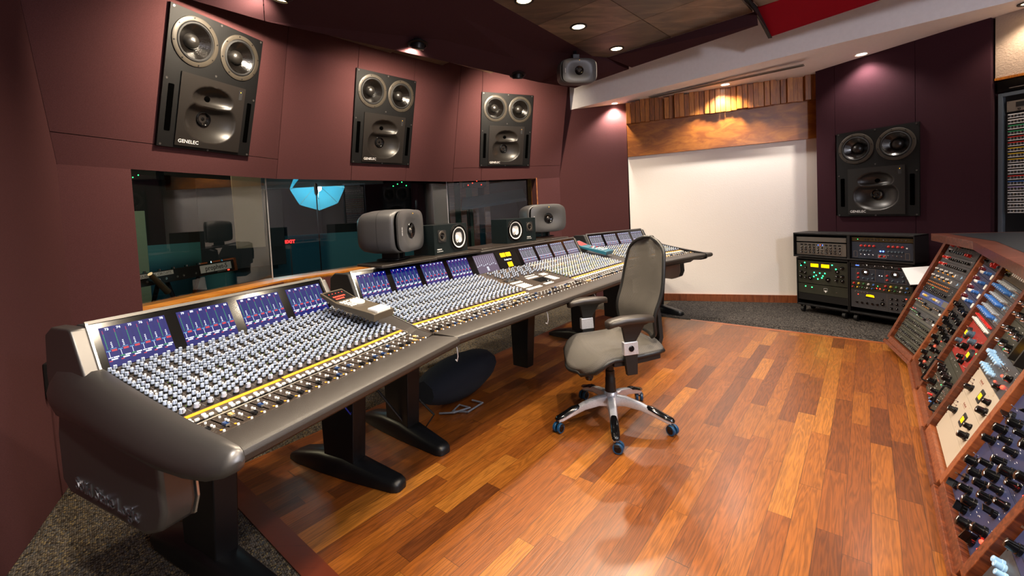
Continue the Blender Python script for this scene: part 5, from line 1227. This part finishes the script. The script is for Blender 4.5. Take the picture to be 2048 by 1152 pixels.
m_ = MB().box((-.10, -.075, .37), (.12, .075, .415), BLKM).box((-.16, -.06, .385), (-.08, .06, .42), BLKM).box((-.06, -.11, .405), (.08, .11, .43), BLK)
m_.obj('tilt_mechanism', chair, bevel=.006)
MB().cyl((.13, .03, .395), (.15, .03, .30), .026, BLK, r1=.024, n=18).cyl((.15, .03, .30), (.153, .03, .285), .024, BLKG, r1=.018, n=18).obj('tension_knob', chair, smooth=40)
MB().tube([(.05, -.08, .40), (.06, -.2, .395), (.07, -.25, .40)], .006, BLK).obj('lever', chair)
def seatf(u, v):
    x = -.24+.50*v; y = (u-.5)*2; wy = .258*(1-.06*max(0, v-.6)/.4-.05*(1-v)); wy *= math.sqrt(max(0, 1-max(0, (v-.80)/.215)**3)); wy *= math.sqrt(max(.3, 1-.7*max(0, (.10-v)/.10)**2)); 
    z = .500-.012*math.sin(pi*v)-.018*(1-y*y)+.01*(1-v)
    if v > .68: z -= .12*((v-.68)/.32)**2
    z -= .035*max(0, abs(y)-.8)/.2*.6
    xx = x-.03*(y*y)*v
    return (xx, y*wy, z)
surf_grid(seatf, 30, 34, MESHF, 'seat', chair, .012)
def rim(pts, r, name, m=BLK, par=chair): return MB().tube(pts, r, m, 8).obj(name, par, smooth=60)
ed = [seatf(u, 0) for u in [i/12 for i in range(13)]]+[seatf(1, v) for v in [i/14 for i in range(1, 15)]]+[seatf(1-u, 1) for u in [i/12 for i in range(1, 13)]]+[seatf(0, 1-v) for v in [i/14 for i in range(1, 15)]]
rim([(x, y, z-.008) for x, y, z in ed], .012, 'seat_frame')
sp_ = MB(); n = 12; secs = []
for k in range(9):
    v = .12+.6*k/8; a = [V(seatf(u/n, v))-V((0, 0, .014)) for u in range(n+1)]; b = [p-V((0, 0, .03+.018*(1-abs(2*i/n-1)))) for i, p in enumerate(a)]; secs.append([tuple(p) for p in a+b[::-1]])
sp_.loft(secs, BLK).obj('seat_pan', chair, smooth=50)
def backf(u, v):
    y = (u-.5)*2; w = .225*(1-.10*(1-v)**2)*(1-.26*max(0, (v-.45)/.55)**1.6)
    if v > .86: w *= math.sqrt(max(.02, 1-((v-.86)/.145)**2))*.9+.1*(1-(v-.86)/.14)
    if v < .06: w *= .82+.18*math.sqrt(v/.06)
    z = .535+.555*v; x = -.235-.02*math.sin(pi*min(1, v*1.25))*.2-.075*v**1.5+.045*math.exp(-((v-.22)/.16)**2)*.6
    x += .045*y*y*(1-.4*v)
    return (x, y*w, z)
surf_grid(backf, 28, 44, MESHF, 'backrest', chair, .006)
ed = [backf(1, i/30) for i in range(31)]+[backf(1-i/8, 1) for i in range(1, 8)]+[backf(0, 1-i/30) for i in range(31)]+[backf(i/10, 0) for i in range(1, 11)]
rim(ed+[ed[0]], .0105, 'back_frame')
# carrier behind the back, and side brackets
rows = []
for x, z, w in ((-.10, .405, .05), (-.22, .40, .055), (-.30, .42, .055), (-.325, .48, .05), (-.32, .60, .045), (-.305, .74, .035)):
    rows.append([(x-.012, -w, z), (x-.012, w, z), (x+.014, w, z+.006), (x+.014, -w, z+.006)])
MB().loft(rows, BLK).obj('back_carrier', chair, smooth=40, bevel=.004)
MB().loft([[(-.325, -.04, .70), (-.325, .04, .70), (-.285, .04, .72), (-.285, -.04, .72)], [(-.32, -.07, .76), (-.32, .07, .76), (-.285, .07, .76), (-.285, -.07, .76)]], BLK).obj('lumbar_mount', chair, bevel=.003)
for sy in (-1, 1):
    b = MB().tube([(-.05, sy*.13, .40), (-.02, sy*.22, .395), (.0, sy*.265, .41), (.0, sy*.268, .44)], [.014, .016, .018, .018], BLK, 8)
    b.loft([[(.04, sy*.262, .385), (-.02, sy*.262, .385), (-.02, sy*.285, .385), (.04, sy*.285, .385)], [(.055, sy*.262, .52), (-.025, sy*.262, .52), (-.025, sy*.285, .52), (.055, sy*.285, .52)]], BLK)
    b.obj('arm_support', chair, smooth=40, bevel=.003)
    MB().loft([[(.058, sy*.259, .495), (-.028, sy*.259, .495), (-.028, sy*.289, .495), (.058, sy*.289, .495)], [(.058, sy*.259, .565), (-.024, sy*.259, .565), (-.024, sy*.289, .565), (.058, sy*.289, .565)]], ALU).cyl((.016, sy*.286, .53), (.016, sy*.294, .53), .016, BLKG, n=20).obj('arm_plate', chair, bevel=.003)
    MB().loft([[(.045, sy*.264, .56), (-.015, sy*.264, .56), (-.015, sy*.283, .56), (.045, sy*.283, .56)], [(.06, sy*.262, .645), (-.07, sy*.262, .645), (-.07, sy*.284, .645), (.06, sy*.284, .645)], [(.10, sy*.25, .662), (-.11, sy*.25, .662), (-.11, sy*.29, .662), (.10, sy*.29, .662)]], BLK).obj('arm_bracket', chair, smooth=40, bevel=.003)
    rows = []
    for x, w, z in ((-.125, .022, .674), (-.115, .036, .676), (-.05, .043, .682), (.05, .045, .684), (.115, .042, .676), (.138, .034, .668), (.145, .018, .664)):
        rows.append([(x, sy*.268+y*w, z+k) for y, k in ((-1, -.006), (-.85, -.018), (.85, -.018), (1, -.006), (.9, .010), (.5, .016), (-.5, .016), (-.9, .010))])
    MB().loft(rows, mat('armpad', '2a2420', rough=.38)).obj('arm_pad', chair, smooth=60)

# ------------------------------------------------------------------ remotes on the console
def remote(P, th, body, label, kind):
    """P: rear-left, rear-right, front-right, front-left corners of the top face"""
    P = [V(p) for p in P]; yv = ((P[0]+P[1])-(P[2]+P[3])); xv = (P[1]-P[0])+(P[2]-P[3]); z = xv.cross(yv).normalized(); c = sum(P, V())/4
    M = frame(c, xv, z); e = empty('remote_control', M); tag(e, label, 'remote control', 'control remotes standing between console sections'); L = yv.length/2; W = xv.length/2; h = L/2; w = W/2
    R_ = [(-h, -.012-th), (-h, -.006), (-h+.03, -.003), (h*.38, .0), (h, .028), (h, .012), (h*.5, -th*.6)]
    MB().loft([[(-w, y, z_) for y, z_ in R_], [(w, y, z_) for y, z_ in R_]], body).obj('body', e, smooth=30, bevel=.003)
    y0, y1 = h*.42, h*.95; Ms = frame(V((0, h*.38, .0)), (1, 0, 0), V((0, -.028, h*.62))); dl_ = math.hypot(h*.62, .028)
    f = MB().box((-w*.86, .012, 0), (w*.86, dl_-.012, .001), SBLK if kind else P_RED, Ms)
    if kind:
        for k in range(5): f.lathe([(.0022, 0), (.001, .001)], LR, Ms @ T((-w*.6+k*w*.3, dl_*.72, .001)), 8)
        [f.box((-w*.6+k*w*.16, dl_*(.40-.18*r_), .001), (-w*.6+k*w*.16+w*.10, dl_*(.48-.18*r_), .0014), LR, Ms) for k in range(7) for r_ in (0, 1) if not (r_ and k > 4)]
    f.obj('display', e, smooth=0)
    if kind:
        MB().lathe([(w*.52, 0), (w*.5, .007), (w*.47, .009)], K_WHT, T((w*.18, h*.05, .0)), 32, False, True).obj('jog_wheel', e)
        b = MB()
        for i in range(3):
            for j in range(4): b.box((-w*.82+i*.013, -h*.12+j*.020, 0), (-w*.82+i*.013+.009, -h*.12+j*.020+.009, .004), BTN)
        for i in range(6): b.box((-w*.8+i*.022, h*.30, 0), (-w*.8+i*.022+.013, h*.30+.008, .004), BTN)
        b.obj('keys', e, smooth=0)
        MB().box((-w*.62, -h+.004, -.024), (w*.72, -h*.62, .006), BTN).obj('lower_key', e, smooth=0, bevel=.002)
    else:
        b = MB()
        for j in range(5):
            for i in range(3): b.box((-w*.7+i*w*.5, -h*.75+j*.035, 0), (-w*.7+i*w*.5+w*.32, -h*.75+j*.035+.014, .004), [BTN, K_TEAL, K_RED][(i+j) % 3 if j > 2 else 0])
        b.obj('keys', e, smooth=0)
    return e
r1 = remote([(-.906, 2.193, .90), (-.835, 2.304, .90), (-.623, 2.072, .85), (-.665, 1.925, .85)], .03, mat('remote_bronze', '4a4236', rough=.4), 'bronze remote with red lit display and white jog wheel, between left and middle console sections', True)
r2 = remote([(.748, 4.546, .90), (.863, 4.66, .90), (.96, 4.32, .85), (.87, 4.15, .85)], .03, mat('remote_teal', '1c5c70', rough=.4), 'teal edged remote with cream keys, between middle and right console sections', False)
MB().tube([(-.90, 2.27, .88), (-.95, 2.26, .87), (-.97, 2.27, .83)], .003, K_WHT).obj('cable', None).parent = None
o = bpy.data.objects['cable']; tag(o, 'thin white cable behind the bronze remote', 'cable')
# ------------------------------------------------------------------ odds and ends
def hook(sec, s, label, L=.06):
    R_ = REL[sec]; p = [MM @ (R_ @ V((s, u, z))) for u, z in ((-.075, .675), (-.085, .655), (-.088, .62), (-.080, .595), (-.07, .60))]
    o = MB().tube([tuple(q) for q in p], .0028, ALU, 6).obj('headphone_hook'); tag(o, label, 'hook', 'silver hooks under the console armrest')
hook('M', .045, 'silver hook under the armrest near the first console corner'); hook('M', .80, 'silver hook under the middle of the armrest'); hook('M', 1.40, 'silver hook under the armrest left of the chair')
bag = MB()
secs = []
for k in range(11):
    t = k/10; w = .17*math.sin(pi*(.08+.84*t))**.5; secs.append([(-.34+.68*t, w*math.cos(a*pi/6)*1.0, .15+w*.85*math.sin(a*pi/6)+(.01 if a % 2 else 0)) for a in range(12)])
bag.loft(secs, mat('bag_cloth', '101824', rough=.9)); M = MM @ T((.72, .64, .0)) @ RZ(.1)
o = bag.obj('duffel_bag', M=M, smooth=60); tag(o, 'dark soft bag on the floor under the middle of the console', 'bag')
cb_ = [(.45, .55), (.50, .47), (.62, .44), (.60, .52), (.52, .50), (.56, .40), (.72, .42), (.70, .50)]
o = MB().tube([tuple(MM @ V((s, u, .012+.006*(i % 2)))) for i, (s, u) in enumerate(cb_)], .006, mat('grey_cable', '6c7078', rough=.5)).obj('coiled_cable'); tag(o, 'tangled grey cables on the floor under the console, in front of the bag', 'cable')
o = MB().tube([tuple(MM @ V(p)) for p in ((.05, .62, .30), (.13, .50, .11), (.24, .45, .02), (.30, .42, .10), (.24, .52, .22), (.16, .60, .33))], .007, BLK).obj('looped_cable'); tag(o, 'black looped cable beside the second console leg', 'cable')
o = MB().tube([tuple(ML @ V(p)) for p in ((.62, .35, .56), (.66, .30, .50), (.72, .32, .42), (.80, .40, .36), (.86, .46, .34))], .003, mat('blue_wire', '2038c0', rough=.4)).obj('network_cable'); tag(o, 'thin blue wire hanging below the left console section', 'cable')
o = MB().box((-.02, -.02, 0), (.02, .02, .10), RED).obj('fire_alarm_box'); o.matrix_world = MM @ REL['R'] @ T((BB+.09, .35, .53)); tag(o, 'small red box hanging at the far right end of the console', 'box')
dwall = (CL-C0).normalized(); nwall = V((-dwall.y, dwall.x, 0)); nwall = nwall if nwall.x > 0 else -nwall
pw_ = C0+dwall*.36+V((0, 0, .60)); Mw = frame(pw_+nwall*.001, -dwall, nwall); e = empty('wall_outlet', Mw); tag(e, 'black wall outlet box with a plug, on the left wall behind the console', 'outlet')
MB().box((-.05, -.08, 0), (.05, .08, .03), BLK).obj('plate', e, bevel=.003); MB().lathe([(.018, .03), (.018, .05), (.012, .055)], K_WHT, T((0, -.02, 0)), 14).obj('plug', e)
o = MB().tube([tuple(Mw @ V(p)) for p in ((0, -.03, .05), (.0, -.10, .05), (.01, -.35, .03), (.03, -.58, .05), (.12, -.592, .10), (.06, -.592, .16), (.15, -.592, .2))], .006, P_GRY).obj('cable'); tag(o, 'grey power cord drooping from the wall outlet to the carpet', 'cable')
# music stand with a white sheet between racks and desk
sp0 = at(1850, 553, 3.80); st = empty('music_stand', None, (sp0.x, sp0.y, 0)); tag(st, 'black music stand tipped beside the desk, holding a white sheet', 'music stand')
pq = [V((3.118, 3.97, .70)), V((3.36, 3.995, .785)), V((3.46, 3.99, .80)), V((3.26, 3.96, .60))]
MB().cyl((0, 0, .02), (0, 0, sp0.z-.02), .010, BLKM).obj('pole', st)
for a in (0, 2.1, 4.2): MB().tube([(0, 0, .12), (.12*math.cos(a), .12*math.sin(a), .05), (.17*math.cos(a), .17*math.sin(a), .014)], .008, BLKM).obj('leg', st)
Mt_ = frame(sp0, (.80, -.45, .16), (-.35, -.55, .75))
MB().box((-.13, -.09, -.012), (.20, .12, -.004), BLKM).box((-.13, -.097, -.012), (.20, -.092, .012), BLKM).obj('desk', st, M=T((-sp0.x, -sp0.y, 0)) @ Mt_, smooth=0)
o = MB().box((-.125, -.088, -.003), (.19, .115, -.001), mat('paper', 'f4f6fa', rough=.6)).obj('sheet_music', M=Mt_, smooth=0); tag(o, 'white paper sheet on the music stand beside the desk', 'paper')
# ------------------------------------------------------------------ patch bay rack at the right edge
RKM = frame(S0+sd*.03+V((.02, .0, .85)), sd, V((-sd.y*0-.93, -.36, 0)))
e = empty('patchbay_rack', RKM); tag(e, 'tall grey equipment rack seen past the dark wall at the right edge', 'equipment rack')
MB().box((-.028, -.85, -.05), (.0, 1.22, .0), mat('rack_frame', '5c6670', rough=.4, metal=.4)).box((.53, -.85, -.05), (.56, 1.22, .0), MATS['rack_frame']).box((.0, 1.19, -.05), (.53, 1.22, .0), MATS['rack_frame']).obj('frame', e, smooth=0, bevel=.002)
MB().box((0, -.85, -.30), (.53, -.08, -.01), BLKT).obj('lower_panel', e, smooth=0)
o = MB().box((-.03, 1.235, -.25), (.62, 1.32, .005), BLKG).box((.04, 1.25, .005), (.30, 1.255, .007), EDGE).obj('top_panel', e, smooth=0)
def pb(f, c):
    f.box((-.235, .010, 0), (.235, .0165, .0016), c); f.box((-.235, -.0165, 0), (.235, -.012, .0016), BTN)
    for r_ in (-.007, .004):
        for k in range(24): x = -.225+k*.0195; f.box((x, r_-.003, .0), (x+.010, r_+.003, .0012), EDGE if k % 2 else K_GRY)
cols = [BTN, BTN, mat('green_strip', '28a060'), MATS['green_strip'], K_RED, K_RED, K_YEL, K_YEL, K_YEL, BTN, BTN, K_RED, K_BLU, mat('lilac_strip', 'b0a0d0'), BTN, BTN, BTN, BTN]
nmc = ['white', 'white', 'green', 'green', 'red', 'red', 'yellow', 'yellow', 'yellow', 'white', 'white', 'dark red', 'blue', 'lilac', 'white', 'white', 'white', 'white']
ordw = ['topmost', 'second', 'third', 'fourth', 'fifth', 'sixth', 'seventh', 'eighth', 'ninth', 'tenth', 'eleventh', 'twelfth', 'thirteenth', 'fourteenth', 'fifteenth', 'sixteenth', 'seventeenth', 'lowest']
for i, c in enumerate(cols):
    gear(RKM @ T((.265, 1.02-.0462*i, -.004)), .0445, BLK, '%s patch bay from the top of the tall rack, with a %s label strip' % (ordw[i], nmc[i]), cat='patch bay', group='patch bays in the tall rack at the right', draw=lambda f, c=c: pb(f, c), name='patch_bay', dep=.08)
gear(RKM @ T((.265, 1.10, -.004)), .088, P_SIL, 'silver recorder with black display above the patch bays', draw=lambda f: f.box((-.19, -.01, 0), (-.13, .03, .002), BLK).box((-.10, .0, 0), (.2, .03, .002), BLK), parts=row(bt, 5, -.08, .1, -.025, BLK, .018, .014)+[kk(-.17, -.028, .008, .012)], name='audio_recorder', cat='recorder', dep=.1)

# unseen lamp added behind the camera as fill for walls and ceiling
fl = empty('fill_lamp', None, (2.3, -.7, 0)); tag(fl, 'white globe lamp added behind the camera as unseen fill', 'floor lamp')
MB().lathe([(.14, 0), (.14, .02), (.02, .03)], BLKM, None, 28).obj('base', fl); MB().cyl((0, 0, .03), (0, 0, 1.85), .012, BLKM).obj('pole', fl)
MB().lathe([(.04, 1.85), (.11, 1.90), (.15, 1.98), (.11, 2.08), (.02, 2.13)], glow('globe_glow', 'f4f2ff', 3), None, 28).obj('globe_shade', fl)
l = bpy.data.lights.new('fill_light', 'POINT'); l.energy = 120; l.color = (.86, .88, 1); l.shadow_soft_size = .16; o = bpy.data.objects.new('fill_light', l); COL.objects.link(o); o.location = (0, 0, 2.32); o.parent = fl
# ------------------------------------------------------------------ live room behind the glass
TEAL = mat('teal_paint', '2c6c78', rough=.7); LDRK = mat('live_dark', '0c1014', rough=.9)
LF = [(-7.5, 2.2), (-7.5, 10.5), (3.5, 10.5), (3.5, 6.3)]
struct(MB().box((-7.5, 2.0, -.04), (-2.75, 10.5, 0), LDRK).box((-2.75, 6.7, -.04), (3.5, 10.5, 0), LDRK), 'floor', smooth=0)
struct(MB().add([(-2.45, 2.2, 3.0), (-7.5, 2.2, 3.0), (-7.5, 10.5, 3.0), (3.5, 10.5, 3.0), (3.5, 6.3, 3.0), (.75, 6.4, 3.0), (-.75, 5.9, 3.0), (-2.25, 4.2, 3.0)], [tuple(range(8))], LDRK), 'ceiling', smooth=0)
lw = [(-7.5, 2.0), (-5.6, 6.2), (-3.4, 8.0), (3.5, 9.4)]
for a, b in zip(lw, lw[1:]):
    for z0, z1, m in ((0, 1.02 if a[0] > -6 else 1.5, TEAL), (1.02 if a[0] > -6 else 1.5, 3.0, LDRK)):
        wallq([(a[0], a[1], z0), (b[0], b[1], z0), (b[0], b[1], z1), (a[0], a[1], z1)], 'wall_live_room', m, n=(0, 2, 1))
wallq([(.9, 6.3, 0), (3.5, 6.3, 0), (3.5, 6.3, 3), (.9, 6.3, 3)], 'wall_live_room', LDRK, n=(2, 9, 1))
wallq([(3.5, 6.3, 0), (3.5, 10, 0), (3.5, 10, 3), (3.5, 6.3, 3)], 'wall_live_room', LDRK, n=(0, 8, 1))
wallq([(-2.5, 2.2, 0), (-7.5, 2.0, 0), (-7.5, 2.0, 3), (-2.5, 2.2, 3)], 'wall_live_room', LDRK, n=(-5, 6, 1))
UM = mat('umbrella_cloth', '3c90a8', rough=.7, emit='30b8d8', es=.08)
u0 = V((-2.66, 6.2, 1.72)); fdir = (V((0, 0, 1.3))-u0).normalized(); fdir = (fdir+V((0, 0, -.5))).normalized()
e = empty('lighting_umbrella', frame(u0, (1, .4, 0), fdir)); tag(e, 'glowing blue-white photo umbrella in the room behind the glass', 'umbrella')
vs = [(0, 0, -.14)]; fs = []
for r_ in (.12, .24, .36):
    for k in range(32): a = 2*pi*k/32; s_ = 1-.07*abs(math.sin(4*a)); vs.append((r_*math.cos(a)*s_, r_*math.sin(a)*s_, -.14+.9*r_*r_))
for k in range(32):
    fs.append((0, 1+k, 1+(k+1) % 32))
    for j in range(2): fs.append((1+j*32+k, 1+(j+1)*32+k, 1+(j+1)*32+(k+1) % 32, 1+j*32+(k+1) % 32))
MB().add(vs, fs, UM).obj('canopy', e)
for k in range(8): a = 2*pi*k/8; MB().tube([(0, 0, -.13), (.12*math.cos(a), .12*math.sin(a), -.12), (.24*math.cos(a), .24*math.sin(a), -.083), (.36*math.cos(a), .36*math.sin(a), -.018)], .003, EDGE, 5).obj('rib', e)
MB().cyl((0, 0, -.16), (0, 0, .30), .006, BLKM).obj('shaft', e); MB().lathe([(.03, 0), (.05, .05), (.05, .09), (.001, .1)], glow('strobe_glow', 'c8f8ff', 8), T((0, .02, -.06)), 16).obj('strobe_head', e)
o = MB().box((-3.45, 6.1, 1.745), (-1.7, 6.16, 2.6), LDRK).obj('dark_header_panel'); tag(o, 'dark hanging panel that cuts off the top of the glowing umbrella', 'panel')
l = bpy.data.lights.new('strobe_light', 'POINT'); l.energy = 5; l.color = (.55, .9, 1); l.shadow_soft_size = .05; o = bpy.data.objects.new('strobe_light', l); COL.objects.link(o); o.parent = e; o.location = (0, .02, .10)
l = bpy.data.lights.new('umbrella_light', 'POINT'); l.energy = 10; l.color = (.35, .85, 1); l.shadow_soft_size = .2; o = bpy.data.objects.new('umbrella_light', l); COL.objects.link(o); o.location = (-2.9, 5.6, 1.5)
l = bpy.data.lights.new('live_room_fill', 'POINT'); l.energy = 110; l.color = (1, .78, .5); l.shadow_soft_size = .15; o = bpy.data.objects.new('live_room_fill', l); COL.objects.link(o); o.location = (-4.2, 3.6, 2.6)  # unseen fill light added so the teal wall shows
# microphones
def mic_stand(p, h, ang, label, L=.0, mr=.024):
    e = empty('microphone_stand', None, p); tag(e, label, 'microphone stand', 'microphone stands behind the glass')
    MB().cyl((0, 0, .02), (0, 0, h), .008, BLKM).obj('pole', e)
    for k in range(3): a = ang+k*2.09; MB().tube([(0, 0, .15), (.28*math.cos(a), .28*math.sin(a), .008)], .007, BLKM).obj('leg', e)
    m = MB().lathe([(.012, 0), (mr, .03), (mr, .12), (mr*.8, .15), (.002, .165)], BLKM, T((0, 0, h)), 16).obj('microphone', e)
mic_stand((-2.47, 5.7, 0), 1.60, .3, 'studio microphone in silhouette before the glowing umbrella')
mic_stand((-1.35, 6.6, 0), 1.35, 1.1, 'thin microphone stand in the dark behind the middle glass')
# synthesizer
a_, b_ = at(262, 566, 3.15), at(470, 532, 4.15); a_.z = b_.z = .90; x = (b_-a_); Ls = x.length; M = frame((a_+b_)/2, x, (x.y, -x.x, .12))
e = empty('synthesizer', M); tag(e, 'wooden ended keyboard synthesizer seen from behind through the left glass', 'synthesizer')
MB().prism([(-Ls/2, -.05), (Ls/2, -.05), (Ls/2, .05), (-Ls/2, .05)], -.36, 0, mat('synth_black', '15130f', rough=.5)).obj('case', e, bevel=.003)
for s in (-1, 1): MB().box((s*Ls/2-.012, -.06, -.38), (s*Ls/2+.012, .065, .01), WOODR).obj('end_cheek', e)
pl = MB().box((Ls/2-.40, -.030, 0), (Ls/2-.05, .036, .003), K_WHT); pl.text('prophet-5', .062, BLK, T((Ls/2-.225, -.014, .0032)), bold=.01); pl.obj('name_plate', e, smooth=0)
pl = MB().box((-Ls/2+.02, .01, 0), (-Ls/2+.35, .042, .003), K_WHT); pl.text('SEQUENTIAL CIRCUITS', .028, BLK, T((-Ls/2+.185, .017, .0032))); pl.obj('maker_plate', e, smooth=0)
pl = MB()
for x_ in (.02, .12, .18, .28, .34, .46): pl.lathe([(.009, 0), (.009, .003), (.005, .003), (.004, .0)], EDGE, T((-Ls/2+.1+x_, -.018, 0)), 10)
pl.box((Ls/2-.22, -.046, 0), (Ls/2-.12, -.033, .002), P_SIL).box((Ls/2-.1, -.045, 0), (Ls/2-.08, -.035, .003), LR); pl.obj('jacks', e)
k_ = MB()
for i in range(22): k_.lathe([(.009, 0), (.008, .016)], BLKG if i % 3 else CHR, frame(V((-Ls/2+.06+i*(Ls-.12)/21, .05, -.08-.05*(i % 3))), (1, 0, 0), (0, 1, 0)), 8)
k_.obj('knobs', e)
M2 = M.copy(); p = M.translation; e2 = empty('keyboard_stand', None, (p.x, p.y, 0)); tag(e2, 'black folding stand under the synthesizer', 'stand'); xd = x.normalized(); yd = V((xd.y, -xd.x, 0))
for s in (-.28, .10):
    for q in (-1, 1):
        MB().tube([tuple(xd*s-yd*(.18)+yd*q*.16+V((0, 0, .84))), tuple(xd*(s+.06*q)-yd*.18-yd*q*.2+V((0, 0, .015)))], .016, BLKM, 6).obj('leg', e2)
# gobos and panels
def gobo(p, w, h, z0, m, label, ang, cat='acoustic panel', name='acoustic_panel', tilt=0.):
    M = T(p) @ RZ(ang) @ RX(tilt); mbx = MB().box((-w/2, -.03, z0), (w/2, .03, z0+h), m)
    if tilt: mbx.box((-.01, -.008, z0+h), (.01, .0, 3.0), LDRK)
    o = mbx.obj(name, M=M, bevel=.004, smooth=0); tag(o, label, cat); return o
CRMW = mat('pale_gobo', 'a49a88', rough=.8); GRNW = mat('sage_wall', '5a6a5c', rough=.85)
gobo((-2.92, 4.95, 0), .28, .95, 1.02, CRMW, 'pale slanted acoustic baffle hanging left of the umbrella', .5, tilt=.12)
gobo((-4.0, 6.6, 0), 1.1, 1.35, .60, LDRK, 'large dark screen against the teal wall behind the glass', .62)
gobo((-4.9, 5.2, 0), .9, 1.5, .0, GRNW, 'sage green gobo standing in the room behind the left glass', .7)
gobo((-.95, 8.3, 0), .85, 1.35, .45, GRNW, 'sage green door seen through the middle glass', .25)
for k, (px, m) in enumerate(((905, WOODO), (928, WOODO), (952, WOODO), (975, WOODO))):
    q = at(px, 430, 7.6); gobo((q.x, q.y, 0), .10, 2.2, 0, WOODD, 'brown timber slat standing behind the right glass', .2, 'wood batten', 'wood_batten')['group'] = 'timber slats behind the right glass'
q = at(580, 483, 6.05); e = empty('exit_reflection', frame(q, (1, .1, 0), (.35, -.9, 0))); tag(e, 'small red exit sign modelled behind the glass in place of a mirrored reflection', 'exit sign')  # solid sign stands in for an exit sign reflected in the glass
MB().box((-.055, -.04, -.02), (.055, .04, 0), BLK).box((-.008, .01-q.z, -.019), (.008, -.04, -.01), BLK).obj('housing', e); MB().text('EXIT', .062, glow('exit_glow', 'ff2020', 4), T((0, -.022, .0005)), bold=.03).obj('letters', e, smooth=0)
def rackled(px, py, Y, cols_, label):
    q = at(px, py, Y); e = empty('lit_equipment', frame(q, (1, 0, 0), (.2, -1, 0))); tag(e, label, 'equipment'); MB().box((-.18, -.06, -.2), (.18, .06, 0), LDRK).box((-.01, .06, -.1), (.01, 2.99-q.z, -.08), LDRK).obj('case', e)
    for k, c in enumerate(cols_): MB().lathe([(.008, 0), (.004, .004)], c, T((-.11+.07*k, .03*((k*7) % 3-1), 0)), 8).obj('indicator_light', e)
rackled(283, 350, 6.2, [LG, LG], 'dark box with two green lights at the top of the left glass'); rackled(800, 368, 7.2, [LG, LG, LG, LG], 'dark box with four green lights at the top of the middle glass')
rackled(950, 366, 6.9, [LR, LR, LR, LR], 'dark box with red lights at the top of the right glass')
q = at(985, 396, 7.0); M = frame(q, (1, .05, 0), (-.1, -.35, 1)); o = MB().box((-.50, -.25, -.05), (.52, .25, 0), mat('console_lid', '22485c', rough=.35)).cyl((-.4, 0, -.04), M.inverted() @ V(M @ V((-.4, 0, 0))-V((0, 0, (M @ V((-.4, 0, 0))).z-.01))), .02, LDRK).cyl((.4, 0, -.04), M.inverted() @ V(M @ V((.4, 0, 0))-V((0, 0, (M @ V((.4, 0, 0))).z-.01))), .02, LDRK).obj('rear_keyboard', M=M, bevel=.004); tag(o, 'blue lit keyboard surface behind the right glass', 'keyboard')
st_ = at(310, 570, 3.3); o = MB().cyl(at(300, 548, 3.25), at(336, 584, 3.4), .018, mat('bronze_tube', '6c5c44', rough=.4, metal=.5), r1=.024, n=14).obj('boom_microphone'); tag(o, 'bronze tubular microphone at the lower left corner of the glass', 'microphone')
q0 = at(310, 548, 3.25)
